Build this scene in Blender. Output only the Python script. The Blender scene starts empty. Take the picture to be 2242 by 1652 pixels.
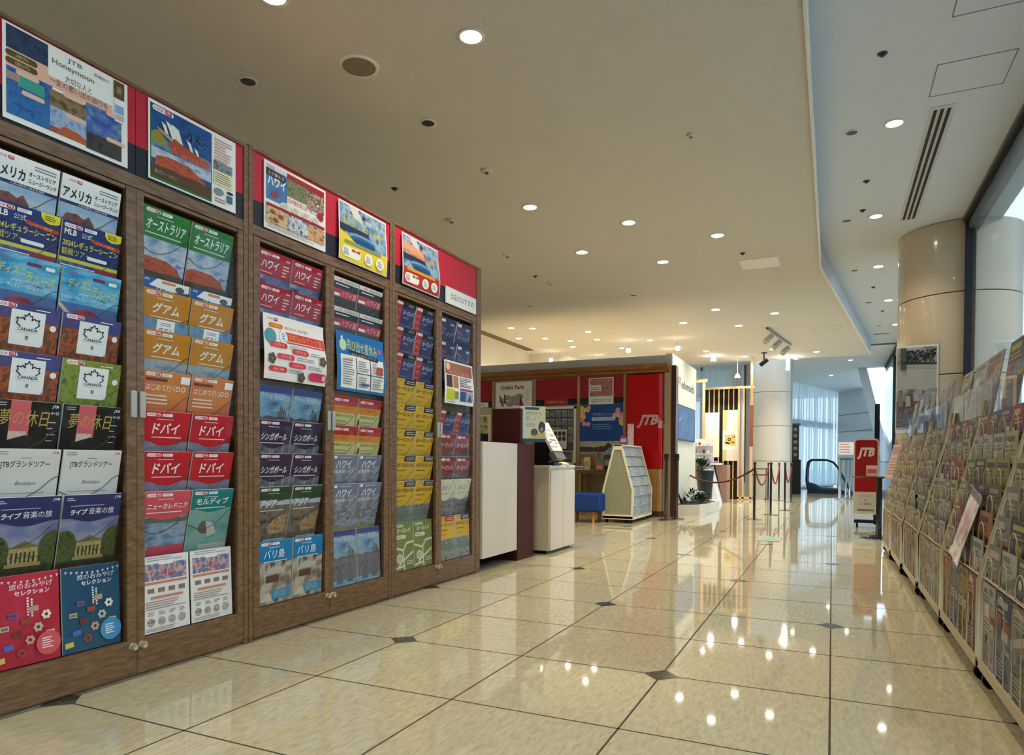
import bpy, bmesh, math, random
from mathutils import Vector, Matrix
S = bpy.context.scene
R = math.radians
# ------------------------------------------------------------------ camera
F, YAW, PITCH, ROLL, CY = 1501.75, .43667, -.015925, .006353, 1033.93
cam = bpy.data.objects.new('camera', bpy.data.cameras.new('camera'))
S.collection.objects.link(cam)
cy_, sy_ = math.cos(YAW), math.sin(YAW)
rv = Vector((cy_, sy_, 0))
fv = Vector((-sy_*math.cos(PITCH), cy_*math.cos(PITCH), math.sin(PITCH)))
uv = rv.cross(fv)
c_, s_ = math.cos(ROLL), math.sin(ROLL)
rv, uv = rv*c_+uv*s_, uv*c_-rv*s_
mm = Matrix.Identity(4)
for i in range(3):
    mm[i][0], mm[i][1], mm[i][2] = rv[i], uv[i], -fv[i]
mm[2][3] = .82
cam.matrix_world = mm
cam.data.sensor_width = 36
cam.data.lens = F/2242*36
cam.data.shift_y = (CY-826)/2242
cam.data.clip_start = .02
S.camera = cam
# ------------------------------------------------------------------ world, exposure
SKY_STR = 2.1
W = bpy.data.worlds.new('World'); S.world = W; W.use_nodes = True
wn = W.node_tree.nodes; wl = W.node_tree.links
bg = wn['Background']
tc = wn.new('ShaderNodeTexCoord'); sp = wn.new('ShaderNodeSeparateXYZ'); cr = wn.new('ShaderNodeValToRGB')
wl.new(tc.outputs['Generated'], sp.inputs[0]); wl.new(sp.outputs['Z'], cr.inputs[0])
cr.color_ramp.elements[0].position = .0; cr.color_ramp.elements[0].color = (.70, .85, 1, 1)
cr.color_ramp.elements[1].position = .6; cr.color_ramp.elements[1].color = (.46, .66, .92, 1)
wl.new(cr.outputs[0], bg.inputs[0]); bg.inputs[1].default_value = SKY_STR
S.view_settings.view_transform = 'Standard'
S.view_settings.look = 'None'
S.view_settings.gamma = 1
S.view_settings.exposure = .52
S.cycles.use_denoising = True
S.cycles.use_adaptive_sampling = True
S.cycles.adaptive_threshold = .075
S.cycles.adaptive_min_samples = 12
S.cycles.max_bounces = 7
S.cycles.diffuse_bounces = 3
S.cycles.glossy_bounces = 3
S.cycles.transparent_max_bounces = 12
S.cycles.caustics_reflective = False
S.cycles.caustics_refractive = False
S.cycles.sample_clamp_indirect = 4
SPOT_W = 66
WARM, NEUT = (1, .86, .68), (1, .92, .80)
# ------------------------------------------------------------------ materials
MATS = {}
def M(name, col, rough=.5, metal=0., emit=0., coat=0., spec=.5, bump=0., bscale=200.):
    if name in MATS: return MATS[name]
    m = bpy.data.materials.new(name); m.use_nodes = True
    b = m.node_tree.nodes['Principled BSDF']
    b.inputs['Base Color'].default_value = (*col, 1)
    b.inputs['Roughness'].default_value = rough
    b.inputs['Metallic'].default_value = metal
    b.inputs['Coat Weight'].default_value = coat
    b.inputs['Specular IOR Level'].default_value = spec
    if emit:
        b.inputs['Emission Color'].default_value = (*col, 1); b.inputs['Emission Strength'].default_value = emit
    if bump:
        n = m.node_tree.nodes; l = m.node_tree.links
        t = n.new('ShaderNodeTexCoord'); no = n.new('ShaderNodeTexNoise'); bu = n.new('ShaderNodeBump')
        no.inputs['Scale'].default_value = bscale; no.inputs['Detail'].default_value = 3
        bu.inputs['Strength'].default_value = bump; bu.inputs['Distance'].default_value = .01
        l.new(t.outputs['Object'], no.inputs[0]); l.new(no.outputs[0], bu.inputs['Height']); l.new(bu.outputs[0], b.inputs['Normal'])
    MATS[name] = m
    return m
def ramp(m, cols, scale=(1, 1, 1), nscale=5., detail=3., rough=.5, dist=0., lo=.3, hi=.7, coat=0., wave=False, bump=0., spec=.5, const=False):
    n = m.node_tree.nodes; l = m.node_tree.links; b = n['Principled BSDF']
    t = n.new('ShaderNodeTexCoord'); mp = n.new('ShaderNodeMapping'); mp.inputs['Scale'].default_value = scale
    no = n.new('ShaderNodeTexNoise'); no.inputs['Scale'].default_value = nscale
    no.inputs['Detail'].default_value = detail; no.inputs['Distortion'].default_value = dist
    cr = n.new('ShaderNodeValToRGB')
    if const: cr.color_ramp.interpolation = 'CONSTANT'
    e = cr.color_ramp.elements
    while len(e) < len(cols): e.new(.5)
    for i, c in enumerate(cols):
        e[i].position = lo+(hi-lo)*i/max(1, len(cols)-1); e[i].color = (*c, 1)
    l.new(t.outputs['Object'], mp.inputs[0]); l.new(mp.outputs[0], no.inputs[0]); l.new(no.outputs[0], cr.inputs[0])
    l.new(cr.outputs[0], b.inputs['Base Color'])
    b.inputs['Roughness'].default_value = rough; b.inputs['Coat Weight'].default_value = coat
    b.inputs['Specular IOR Level'].default_value = spec
    if bump:
        bu = n.new('ShaderNodeBump'); bu.inputs['Strength'].default_value = bump; bu.inputs['Distance'].default_value = .01
        l.new(no.outputs[0], bu.inputs['Height']); l.new(bu.outputs[0], b.inputs['Normal'])
    return m
def MR(name, cols, **k):
    if name in MATS: return MATS[name]
    m = bpy.data.materials.new(name); m.use_nodes = True
    MATS[name] = ramp(m, cols, **k)
    return m
def hx(h):
    v = [int(h[i:i+2], 16)/255 for i in (0, 2, 4)]
    return tuple(x/12.92 if x <= .04045 else ((x+.055)/1.055)**2.4 for x in v)
def C(h, rough=.45, **k): return M('paint_'+h+('_%g' % rough), hx(h), rough, **{'spec': .3, **k})
def PH(name, hs, sc=16., stretch=(1, 1, 1), seed=0, rough=.45):          # printed photograph on paper
    return MR('print_'+name, [hx(h) for h in hs], nscale=sc, scale=stretch, detail=4, rough=rough, lo=.32, hi=.68, spec=.3)
wood = MR('brown_woodgrain', [hx('5e4329'), hx('76573a'), hx('876849')], scale=(9, 1.4, 9), nscale=9, detail=5, rough=.38, lo=.3, hi=.72)
woodv = MR('brown_woodgrain_upright', [hx('5e4329'), hx('76573a'), hx('876849')], scale=(3, 3, 9), nscale=7, detail=5, rough=.38, lo=.3, hi=.72)
paper = C('f0ece4', .45)
white_metal = C('d9d4bd', .35)
black = C('141416', .4)
steel = M('polished_steel', (.6, .6, .6), .2, 1)
def glass_mat(name, tint=(1, 1, 1), refl=.06):
    m = bpy.data.materials.new(name); m.use_nodes = True
    n = m.node_tree.nodes; l = m.node_tree.links; n.remove(n['Principled BSDF'])
    tr = n.new('ShaderNodeBsdfTransparent'); tr.inputs[0].default_value = (*tint, 1)
    gl = n.new('ShaderNodeBsdfGlossy'); gl.inputs['Roughness'].default_value = .02
    fr = n.new('ShaderNodeFresnel'); fr.inputs[0].default_value = 1.45
    ml = n.new('ShaderNodeMath'); ml.operation = 'MULTIPLY'; ml.inputs[1].default_value = refl/.04
    mx = n.new('ShaderNodeMixShader')
    l.new(fr.outputs[0], ml.inputs[0]); l.new(ml.outputs[0], mx.inputs[0]); l.new(tr.outputs[0], mx.inputs[1]); l.new(gl.outputs[0], mx.inputs[2])
    l.new(mx.outputs[0], n['Material Output'].inputs[0])
    MATS[name] = m
    return m
glass = glass_mat('clear_glass', (.95, .98, .98), .02)
door_glass = glass_mat('cabinet_glass', (.98, .985, .985), .0025)
acrylic = glass_mat('clear_acrylic', (.93, .95, .97), .014)
# ------------------------------------------------------------------ mesh helpers
COL = S.collection
class MB:
    def __init__(s): s.v = []; s.f = []; s.m = []; s.mats = []; s.sm = []
    def mi(s, m):
        if m not in s.mats: s.mats.append(m)
        return s.mats.index(m)
    def poly(s, pts, m, smooth=False):
        k = len(s.v); s.v += [tuple(p) for p in pts]; s.f.append(tuple(range(k, k+len(pts)))); s.m.append(s.mi(m)); s.sm.append(smooth)
    def mesh(s, vs, fs, m, smooth=False):
        k = len(s.v); s.v += [tuple(p) for p in vs]; i = s.mi(m)
        for f in fs: s.f.append(tuple(k+j for j in f)); s.m.append(i); s.sm.append(smooth)
    def box(s, a, b, m, bev=0.):
        x0, y0, z0 = (min(a[i], b[i]) for i in range(3)); x1, y1, z1 = (max(a[i], b[i]) for i in range(3))
        if bev:
            e = min(bev, (x1-x0)/2.1, (y1-y0)/2.1, (z1-z0)/2.1)
            vs = []
            for z, d in ((z0, e), (z0+e, 0), (z1-e, 0), (z1, e)):
                X0, X1, Y0, Y1 = x0+d, x1-d, y0+d, y1-d; g = e*.6 if d == 0 else e*.3
                vs += [(X0+g, Y0, z), (X1-g, Y0, z), (X1, Y0+g, z), (X1, Y1-g, z), (X1-g, Y1, z), (X0+g, Y1, z), (X0, Y1-g, z), (X0, Y0+g, z)]
            fs = [tuple(range(7, -1, -1)), tuple(range(24, 32))]
            for r in range(3):
                for i in range(8): fs.append((r*8+i, r*8+(i+1) % 8, r*8+8+(i+1) % 8, r*8+8+i))
            s.mesh(vs, fs, m); return
        vs = [(x, y, z) for z in (z0, z1) for y in (y0, y1) for x in (x0, x1)]
        s.mesh(vs, [(0, 2, 3, 1), (4, 5, 7, 6), (0, 1, 5, 4), (2, 6, 7, 3), (0, 4, 6, 2), (1, 3, 7, 5)], m)
    def prism(s, pts, d, m):                                    # pts: planar 3D outline, d: extrusion vector
        n = len(pts); d = Vector(d); a = [Vector(p) for p in pts]; b = [p+d for p in a]
        s.mesh(a+b, [tuple(range(n-1, -1, -1)), tuple(range(n, 2*n))]+[(i, (i+1) % n, n+(i+1) % n, n+i) for i in range(n)], m)
    def cyl(s, p0, p1, r, m, seg=12, r1=None, cap=True):
        s.tube([p0, p1], r, m, seg, radii=[r, r if r1 is None else r1], cap=cap)
    def tube(s, pts, r, m, seg=8, radii=None, cap=True, closed=False):
        P = [Vector(p) for p in pts]; n = len(P); vs = []; prev = None
        for i, p in enumerate(P):
            if closed: t = (P[(i+1) % n]-P[i-1])
            else: t = (P[min(i+1, n-1)]-P[max(i-1, 0)])
            t.normalize()
            if prev is None:
                a = Vector((0, 0, 1)) if abs(t.z) < .9 else Vector((1, 0, 0)); u = t.cross(a).normalized()
            else:
                u = (prev-t*prev.dot(t)).normalized()
            prev = u; w = t.cross(u); rr = radii[i] if radii else r
            for k in range(seg):
                q = 2*math.pi*k/seg; vs.append(p+u*math.cos(q)*rr+w*math.sin(q)*rr)
        fs = []
        for i in range(n if closed else n-1):
            for k in range(seg):
                a, b = i*seg, ((i+1) % n)*seg
                fs.append((a+k, b+k, b+(k+1) % seg, a+(k+1) % seg)[::-1])
        if cap and not closed: fs += [tuple(range(seg)), tuple(range((n-1)*seg, n*seg))[::-1]]
        s.mesh(vs, fs, m, True)
    def lathe(s, prof, c, m, seg=24, a0=0, a1=2*math.pi, smooth=True):       # prof [(r,z)]
        full = abs(a1-a0-2*math.pi) < 1e-6; k = seg if full else seg+1; vs = []
        for r, z in prof:
            for i in range(k):
                q = a0+(a1-a0)*i/seg; vs.append((c[0]+r*math.cos(q), c[1]+r*math.sin(q), c[2]+z))
        fs = []
        for j in range(len(prof)-1):
            for i in range(seg):
                i2 = (i+1) % k; fs.append((j*k+i, j*k+i2, (j+1)*k+i2, (j+1)*k+i))
        s.mesh(vs, fs, m, smooth)
    def sph(s, c, r, m, seg=12, rings=8, sc=(1, 1, 1)):
        vs = [(c[0], c[1], c[2]-r*sc[2])]
        for j in range(1, rings):
            q = -math.pi/2+math.pi*j/rings
            for i in range(seg):
                a = 2*math.pi*i/seg; vs.append((c[0]+r*sc[0]*math.cos(q)*math.cos(a), c[1]+r*sc[1]*math.cos(q)*math.sin(a), c[2]+r*sc[2]*math.sin(q)))
        vs.append((c[0], c[1], c[2]+r*sc[2])); fs = []
        for i in range(seg): fs.append((0, 1+(i+1) % seg, 1+i))
        for j in range(rings-2):
            for i in range(seg): a = 1+j*seg; fs.append((a+i, a+(i+1) % seg, a+seg+(i+1) % seg, a+seg+i))
        a = 1+(rings-2)*seg; L = len(vs)-1
        for i in range(seg): fs.append((a+i, a+(i+1) % seg, L))
        s.mesh(vs, fs, m, True)
    def data(s, name, off=(0, 0, 0)):
        me = bpy.data.meshes.new(name)
        me.from_pydata([(x-off[0], y-off[1], z-off[2]) for x, y, z in s.v], [], s.f)
        for m in s.mats: me.materials.append(m)
        me.polygons.foreach_set('material_index', s.m); me.polygons.foreach_set('use_smooth', s.sm)
        me.update()
        return me
    def build(s, name, parent=None, **k):                        # parent-local = world minus parent's world location
        off = Vector((0, 0, 0)); p = parent
        while p: off += p.location; p = p.parent
        if parent is None and s.v:
            xs = [q[0] for q in s.v]; ys = [q[1] for q in s.v]; zs = [q[2] for q in s.v]
            off = Vector(((min(xs)+max(xs))/2, (min(ys)+max(ys))/2, min(zs)))
        o = bpy.data.objects.new(name, s.data(name, off)); COL.objects.link(o)
        if parent: o.parent = parent
        else: o.location = off
        for a, b in k.items(): o[a] = b
        return o
def thing(name, label, cat, loc=(0, 0, 0), group=None):
    o = bpy.data.objects.new(name, None); COL.objects.link(o); o.location = loc; o.empty_display_size = .1
    o['label'] = label; o['category'] = cat
    if group: o['group'] = group
    return o
def tag(o, label, cat, group=None):
    o['label'] = label; o['category'] = cat
    if group: o['group'] = group
    return o
def struct(mb, name, **k): return mb.build(name, kind='structure', **k)
TX = {}
def text_geo(s, bold=0.):                                        # filled glyph outlines, cached: verts normalised to height 1 (line height), polys
    if any(ord(c) >= 0x4e00 for c in s): bold = 0
    key = (s, bold)
    if key in TX: return TX[key]
    cu = bpy.data.curves.new('t', 'FONT'); cu.body = s; cu.resolution_u = 2; cu.offset = bold; cu.size = 1
    ob = bpy.data.objects.new('t', cu); COL.objects.link(ob)
    dg = bpy.context.evaluated_depsgraph_get()
    me = bpy.data.meshes.new_from_object(ob.evaluated_get(dg))
    vs = [(v.co.x, v.co.y) for v in me.vertices]; fs = [tuple(p.vertices) for p in me.polygons]
    if vs:
        x0 = min(v[0] for v in vs); x1 = max(v[0] for v in vs); y0 = min(v[1] for v in vs); y1 = max(v[1] for v in vs)
        vs = [((x-x0)/(x1-x0), (y-y0)/(y1-y0)) for x, y in vs]
    bpy.data.objects.remove(ob); bpy.data.curves.remove(cu); bpy.data.meshes.remove(me)
    TX[key] = (vs, fs)
    return TX[key]
class Art:                                                       # flat printed sheet: local x 0..w, z 0..h, print faces -y
    def __init__(s, w, h, t=.001, base=None, edge=None, bend=0.):
        s.w, s.h, s.t, s.mb, s.n = w, h, t, MB(), 0; s.bend = bend
        b = base or paper
        s.mb.box((0, 0, 0), (w, t, h), edge or paper)
        s.rect(0, 0, 1, 1, b)
    def y(s): s.n += 1; return -(.0002 if s.bend else .00012)*s.n
    def rect(s, u0, v0, u1, v1, m):
        y = s.y(); s.mb.poly([(u0*s.w, y, v0*s.h), (u1*s.w, y, v0*s.h), (u1*s.w, y, v1*s.h), (u0*s.w, y, v1*s.h)], m)
    def poly(s, pts, m):
        y = s.y(); k = lambda q: min(1, max(0, q)); s.mb.poly([(k(a)*s.w, y, k(b)*s.h) for a, b in pts], m)
    def ell(s, u, v, ru, rv_, m, k=18):
        s.poly([(u+ru*math.cos(2*math.pi*i/k), v+rv_*math.sin(2*math.pi*i/k)) for i in range(k)], m)
    def pill(s, u0, v0, u1, v1, m):
        r = (v1-v0)/2; ru = r*s.h/s.w; pts = []
        for i in range(9): q = -math.pi/2+math.pi*i/8; pts.append((u1-ru+ru*math.cos(q), v0+r+r*math.sin(q)))
        for i in range(9): q = math.pi/2+math.pi*i/8; pts.append((u0+ru+ru*math.cos(q), v0+r+r*math.sin(q)))
        s.poly(pts, m)
    def text(s, t, u0, v0, u1, v1, m, bold=.012, shear=0., rot=0.):
        vs, fs = text_geo(t, bold); y = s.y(); W_, H_ = (u1-u0)*s.w, (v1-v0)*s.h
        s.mb.mesh([(u0*s.w+a*W_+b*H_*shear, y, v0*s.h+b*H_+a*rot*W_) for a, b in vs], fs, m)
    def lines(s, u0, v0, u1, v1, n, m, seed=0):                  # rows of print too small to read
        rd = random.Random(seed)
        for i in range(n):
            v = v1-(v1-v0)*(i+.5)/n; hh = (v1-v0)/n*.2; s.rect(u0, v-hh, u0+(u1-u0)*rd.uniform(.6, 1), v+hh, m)
    def band(s, pts_top, pts_bot, m): s.poly(pts_top+pts_bot[::-1], m)
    def data(s, name):
        me = s.mb.data(name)
        if s.bend:                                               # slice into strips, then curl
            bm = bmesh.new(); bm.from_mesh(me)
            for k in range(1, 12):
                bmesh.ops.bisect_plane(bm, geom=bm.verts[:]+bm.edges[:]+bm.faces[:], plane_co=(0, 0, s.h*k/12), plane_no=(0, 0, 1))
            for k in range(1, 6):
                bmesh.ops.bisect_plane(bm, geom=bm.verts[:]+bm.edges[:]+bm.faces[:], plane_co=(s.w*k/6, 0, 0), plane_no=(1, 0, 0))
            for v in bm.verts: v.co.y -= s.bend*math.sin(v.co.z/s.h*math.pi*1.6)*(.4+v.co.x/s.w*.6)
            bm.to_mesh(me); bm.free()
        return me
def put(name, me, loc, rotz, tilt=0., label=None, cat=None, group=None, parent=None, k=None):
    o = bpy.data.objects.new(name, me); COL.objects.link(o)
    o.location = loc; o.rotation_euler = (R(tilt), 0, R(rotz))
    if label: o['label'] = label
    if cat: o['category'] = cat
    if group: o['group'] = group
    return o
ORD = ['first', 'second', 'third', 'fourth', 'fifth', 'sixth', 'seventh', 'eighth', 'ninth', 'tenth']
# ------------------------------------------------------------------ the room
T = .5906
def marble():
    m = bpy.data.materials.new('cream_marble'); m.use_nodes = True
    n = m.node_tree.nodes; l = m.node_tree.links; b = n['Principled BSDF']
    t = n.new('ShaderNodeTexCoord'); mp = n.new('ShaderNodeMapping'); mp.inputs['Scale'].default_value = (3.2, .9, 1); mp.inputs['Rotation'].default_value = (0, 0, R(-35))
    n1 = n.new('ShaderNodeTexNoise'); n1.inputs['Scale'].default_value = 22; n1.inputs['Detail'].default_value = 8; n1.inputs['Distortion'].default_value = .6
    c1 = n.new('ShaderNodeValToRGB'); e = c1.color_ramp.elements
    e[0].position = .25; e[0].color = (*hx('b9af8c'), 1); e[1].position = .7; e[1].color = (*hx('d6ceac'), 1)
    n2 = n.new('ShaderNodeTexNoise'); n2.inputs['Scale'].default_value = 1.6; n2.inputs['Detail'].default_value = 9; n2.inputs['Distortion'].default_value = 1.2
    c2 = n.new('ShaderNodeValToRGB'); e = c2.color_ramp.elements
    e[0].position = .495; e[0].color = (1, 1, 1, 1); e[1].position = .505; e[1].color = (1, 1, 1, 1); x = e.new(.5); x.color = (.62, .55, .46, 1)
    mx = n.new('ShaderNodeMix'); mx.data_type = 'RGBA'; mx.blend_type = 'MULTIPLY'; mx.inputs[0].default_value = .32
    l.new(t.outputs['Object'], mp.inputs[0]); l.new(mp.outputs[0], n1.inputs[0]); l.new(mp.outputs[0], n2.inputs[0])
    l.new(n1.outputs[0], c1.inputs[0]); l.new(n2.outputs[0], c2.inputs[0])
    l.new(c1.outputs[0], mx.inputs[6]); l.new(c2.outputs[0], mx.inputs[7]); l.new(mx.outputs[2], b.inputs['Base Color'])
    b.inputs['Roughness'].default_value = .045; b.inputs['IOR'].default_value = 1.62
    return m
floor_m = marble(); grout = C('4a4030', .6)
dark_stone = MR('green_grey_stone', [hx('32352f'), hx('62645a')], nscale=40, rough=.12)
mb = MB(); mb.poly([(-9, -4, 0), (1.3, -4, 0), (1.3, 30, 0), (-9, 30, 0)], floor_m)
for i in range(-14, 3):
    x = .003+i*T; mb.poly([(x-.0032, -4, .0004), (x+.0032, -4, .0004), (x+.0032, 30, .0004), (x-.0032, 30, .0004)], grout)
for j in range(-13, 44):
    y = 3.815+j*T; mb.poly([(-9, y-.0032, .0004), (1.3, y-.0032, .0004), (1.3, y+.0032, .0004), (-9, y+.0032, .0004)], grout)
for j in range(-12, 44, 2):
    for i in range(-14, 3):
        if (i-j//2) % 2 == 0:
            x, y, s = .003+i*T, 3.815+j*T, .07
            mb.poly([(x-s, y, .0008), (x, y-s, .0008), (x+s, y, .0008), (x, y+s, .0008)], dark_stone)
struct(mb, 'floor')
ceil_m = M('ceiling_plaster', hx('d8d1c6'), .9, bump=.5, bscale=220)
ceil_r = M('ceiling_plaster_bay', hx('dadcdc'), .9, bump=.5, bscale=220)
wall_m = M('warm_wall_paint', hx('e9dfc8'), .85)
LC, HC = 3.17, 3.43
E1 = [(-.165, -4), (-.165, 9.05), (.712, 16.7)]
# main ceiling slab (near part and slightly higher far part)
mb = MB()
mb.prism([(-9, -4, LC), (-.165, -4, LC), (-.165, 9.05, LC), (-.01, 10.38, LC), (-9, 10.75, LC)], (0, 0, .5), ceil_m)
struct(mb, 'ceiling')
mb = MB(); mb.prism([(-9, 10.75, LC+.012), (-.01, 10.38, LC+.012), (.712, 16.7, LC+.012), (-9, 16.7, LC+.012)], (0, 0, .49), ceil_m)
struct(mb, 'ceiling')
mb = MB()                                                        # pale lip along the slab's free edge
for (x0, y0), (x1, y1) in zip(E1, E1[1:]):
    mb.prism([(x0, y0, LC-.012), (x0+.018, y0, LC-.012), (x1+.018, y1, LC-.012), (x1, y1, LC-.012)], (0, 0, .03), C('e8e4da', .6))
    mb.prism([(x0+.002, y0, LC), (x0+.012, y0, LC), (x1+.012, y1, LC), (x1+.002, y1, LC)], (0, 0, HC-LC), C('cdd0cf', .8))
struct(mb, 'trim_1')
mb = MB(); mb.prism([(-.4, -4, HC), (1.34, -4, HC), (1.34, 18.0, HC), (-.4, 18.0, HC)], (0, 0, .25), ceil_r)
struct(mb, 'ceiling')
mb = MB(); mb.prism([(-9, 17.9, HC+.002), (2.4, 17.9, HC+.002), (2.4, 21.14, HC+.002), (.78, 21.14, HC+.002), (.9, 26.5, HC+.002), (.9, 30, HC+.002), (-9, 30, HC+.002)], (0, 0, .25), ceil_r)
mb.box((-9, 16.7, LC+.01), (.712, 16.76, HC+.1), C('d7d5cf', .8))
struct(mb, 'ceiling')
mb = MB()                                                        # dark slots in the bay ceiling at the far end
mb.box((.72, 16.9, HC-.012), (1.3, 17.05, HC+.01), C('55585a', .6)); mb.box((.72, 15.6, HC-.004), (1.0, 15.68, HC+.01), C('6d7072', .6))
struct(mb, 'trim_2')
# walls
mb = MB(); mb.box((-6.25, -4, 0), (-6.1, 14.0, HC), wall_m); struct(mb, 'wall_left')
mb = MB(); mb.box((-6.25, 14.0, 0), (-5.6, 14.15, HC), wall_m); mb.box((-5.75, 14.15, 0), (-5.6, 19, HC), wall_m); struct(mb, 'wall_left_return')
mb = MB(); mb.box((-9, -4.15, 0), (3.5, -4, HC+.3), wall_m); struct(mb, 'wall_back')
mb = MB()                                                        # far wall, pierced by the curtained window
mb.box((-6, 19.2, 0), (-4.4, 19.35, HC), wall_m); mb.box((-4.4, 19.2, 0), (-2.1, 19.35, .3), wall_m); mb.box((-2.1, 19.2, 0), (-1.7, 19.35, HC), C('c9c5bb', .7))
struct(mb, 'wall_far')
dark_frame = C('26282a', .65); grey_frame = C('6e7377', .4)
mb = MB()
for x in (-4.4, -3.3, -2.16): mb.box((x, 19.22, .3), (x+.06, 19.3, HC), grey_frame)
mb.box((-4.4, 19.22, 2.6), (-2.1, 19.3, 2.66), grey_frame)
w = struct(mb, 'window_1')
g = MB(); g.box((-4.4, 19.25, .3), (-2.1, 19.26, HC), glass); g.build('pane', w)
# bay window wall X = 1.25
mb = MB()
mb.box((1.22, -4, HC-.035), (1.36, 20.8, HC), C('5c6264', .4)); mb.box((1.235, -4, HC-.075), (1.31, 20.8, HC-.035), dark_frame)
mb.box((1.26, -4, HC-.15), (1.36, 20.8, HC-.075), C('566064', .4))
for y in (-2.2, .2, 2.6, 5.0, 8.56, 12.5, 15.2, 18): mb.box((1.24, y-.035, 0), (1.33, y+.035, HC), dark_frame)
mb.box((1.22, -4, 0), (1.34, 20.8, .12), grey_frame)
w = struct(mb, 'window_2')
g = MB(); g.box((1.27, -4, .12), (1.28, 20.8, HC-.1), glass); g.build('pane', w)
# outside
mb = MB(); mb.box((1.36, -4, HC-.04), (1.57, 21, HC+.3), C('b8c4c0', .7)); mb.box((1.57, -4, HC+.04), (1.62, 21, HC+.3), C('9aa6a6', .7)); struct(mb, 'exterior_soffit')
mb = MB(); mb.poly([(-60, -60, -.06), (90, -60, -.06), (90, 120, -.06), (-60, 120, -.06)], C('d2ccc0', .8)); struct(mb, 'ground')
# facing block seen through the bay glass
mb = MB(); mb.box((14, 18, 0), (24, 34, 16), C('b8d2dc', .6))
for k in range(10): mb.box((13.9, 18, 1.2+k*1.5), (14, 34, 1.6+k*1.5), C('506878', .4))
tag(mb.build('office_building'), 'pale blue office block outside beyond the tall bay window', 'building')
# big marble-clad round column, half inside and half outside the glass line
cl = MR('beige_column_stone', [hx('bfae94'), hx('c4b49a'), hx('cabaa2')], nscale=90, detail=6, rough=.16, coat=.3)
joint = C('4a4036', .6)
def column(name, c, r, h, joints, m, seg=64):
    mb = MB(); z = 0; prof = []
    for j in joints+[h]:
        prof += [(r, z), (r, z+.004), (r, z+.03), (r, j-.03), (r, j-.01), (r, j-.006)]
        if j != h: prof += [(r-.008, j-.006), (r-.008, j+.006)]
        z = j+.006
    mb.lathe(prof, c, m, seg)
    for j in joints: mb.lathe([(r-.006, j-.005), (r-.006, j+.005)], c, joint, seg)
    return struct(mb, name)
column('column', (1.273, 9.23, 0), .6, HC, [.95, 1.79, 2.66], cl)
column('column', (-1.397, 18.15, 0), .49, HC, [.871, 1.721, 2.549], M('pale_column_stone', hx('c9c2b2'), .4, bump=.1))
mb = MB(); mb.box((-.93, 18.0, 0), (-.90, 18.2, HC), C('8a8d8f', .4)); struct(mb, 'trim_3')
# far escalator lobby: curtain window, stone wall, raked glazing
def curtain(mb, a, b, z0, z1, m, waves, amp=.05, n=6):
    a, b = Vector(a), Vector(b); d = b-a; nn = Vector((-d.y, d.x)).normalized(); K = waves*n; vs = []; fs = []
    for i in range(K+1):
        p = a+d*(i/K); q = 2*math.pi*i/n; o = nn*(amp*math.sin(q)+amp*.4*math.sin(q*.37+1))
        vs += [(p.x+o.x, p.y+o.y, z0), (p.x+o.x*.8, p.y+o.y*.8, z1)]
    for i in range(K): fs.append((2*i, 2*i+2, 2*i+3, 2*i+1))
    mb.mesh(vs, fs, m, True)
def sheer(name, col, tr, clear):
    m = bpy.data.materials.new(name); m.use_nodes = True; n = m.node_tree.nodes; l = m.node_tree.links; b = n['Principled BSDF']
    b.inputs['Base Color'].default_value = (*col, 1); b.inputs['Roughness'].default_value = .9
    t = n.new('ShaderNodeBsdfTranslucent'); t.inputs[0].default_value = (*col, 1); mx = n.new('ShaderNodeMixShader'); mx.inputs[0].default_value = tr
    c = n.new('ShaderNodeBsdfTransparent'); m2 = n.new('ShaderNodeMixShader'); m2.inputs[0].default_value = clear
    l.new(b.outputs[0], mx.inputs[1]); l.new(t.outputs[0], mx.inputs[2]); l.new(mx.outputs[0], m2.inputs[1]); l.new(c.outputs[0], m2.inputs[2])
    l.new(m2.outputs[0], n['Material Output'].inputs[0]); return m
sheer_m = sheer('sheer_curtain', (.74, .86, .94), .7, .2)
sheer_d = sheer('dense_curtain', (.8, .78, .74), .5, .1)
A, B = (-1.75, 22.0), (.16, 27.6)
mb = MB()
for t in (0, .25, .5, .75, 1.0):
    x, y = A[0]+(B[0]-A[0])*t-.25, A[1]+(B[1]-A[1])*t+.1; mb.box((x-.04, y-.04, 0), (x+.04, y+.04, HC), grey_frame)
mb.prism([(A[0]-.22, A[1]+.1, 2.06), (A[0]-.16, A[1]+.1, 2.06), (B[0]-.16, B[1]+.1, 2.06), (B[0]-.22, B[1]+.1, 2.06)], (0, 0, .22), grey_frame)
mb.prism([(A[0]-.22, A[1]+.1, 0), (A[0]-.1, A[1]+.1, 0), (B[0]-.1, B[1]+.1, 0), (B[0]-.22, B[1]+.1, 0)], (0, 0, .1), grey_frame)
struct(mb, 'window_3')
mb = MB(); curtain(mb, A, B, .03, HC-.02, sheer_m, 24)
tag(mb.build('curtain'), 'long sheer pale blue curtain beside the escalator', 'curtain')
mb = MB(); curtain(mb, (-4.4, 19.0), (-2.2, 19.0), .3, 3.3, sheer_m, 16, .04)
tag(mb.build('curtain'), 'sheer curtain in the high window behind the display booth', 'curtain')
mb = MB(); curtain(mb, (-2.5, 18.9), (-2.12, 18.9), .3, 3.3, sheer_d, 4, .04)
tag(mb.build('curtain'), 'drawn grey side curtain at the window left of the pale column', 'curtain')
stone = M('grey_wall_stone', hx('b9bcbb'), .6, bump=.1)
mb = MB(); mb.prism([(.16, 27.6, 0), (1.7, 25.0, 0), (1.7, 25.0, 1.2), (.894, 26.4, HC), (.16, 27.6, HC)], (.08, .05, 0), stone)
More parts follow.
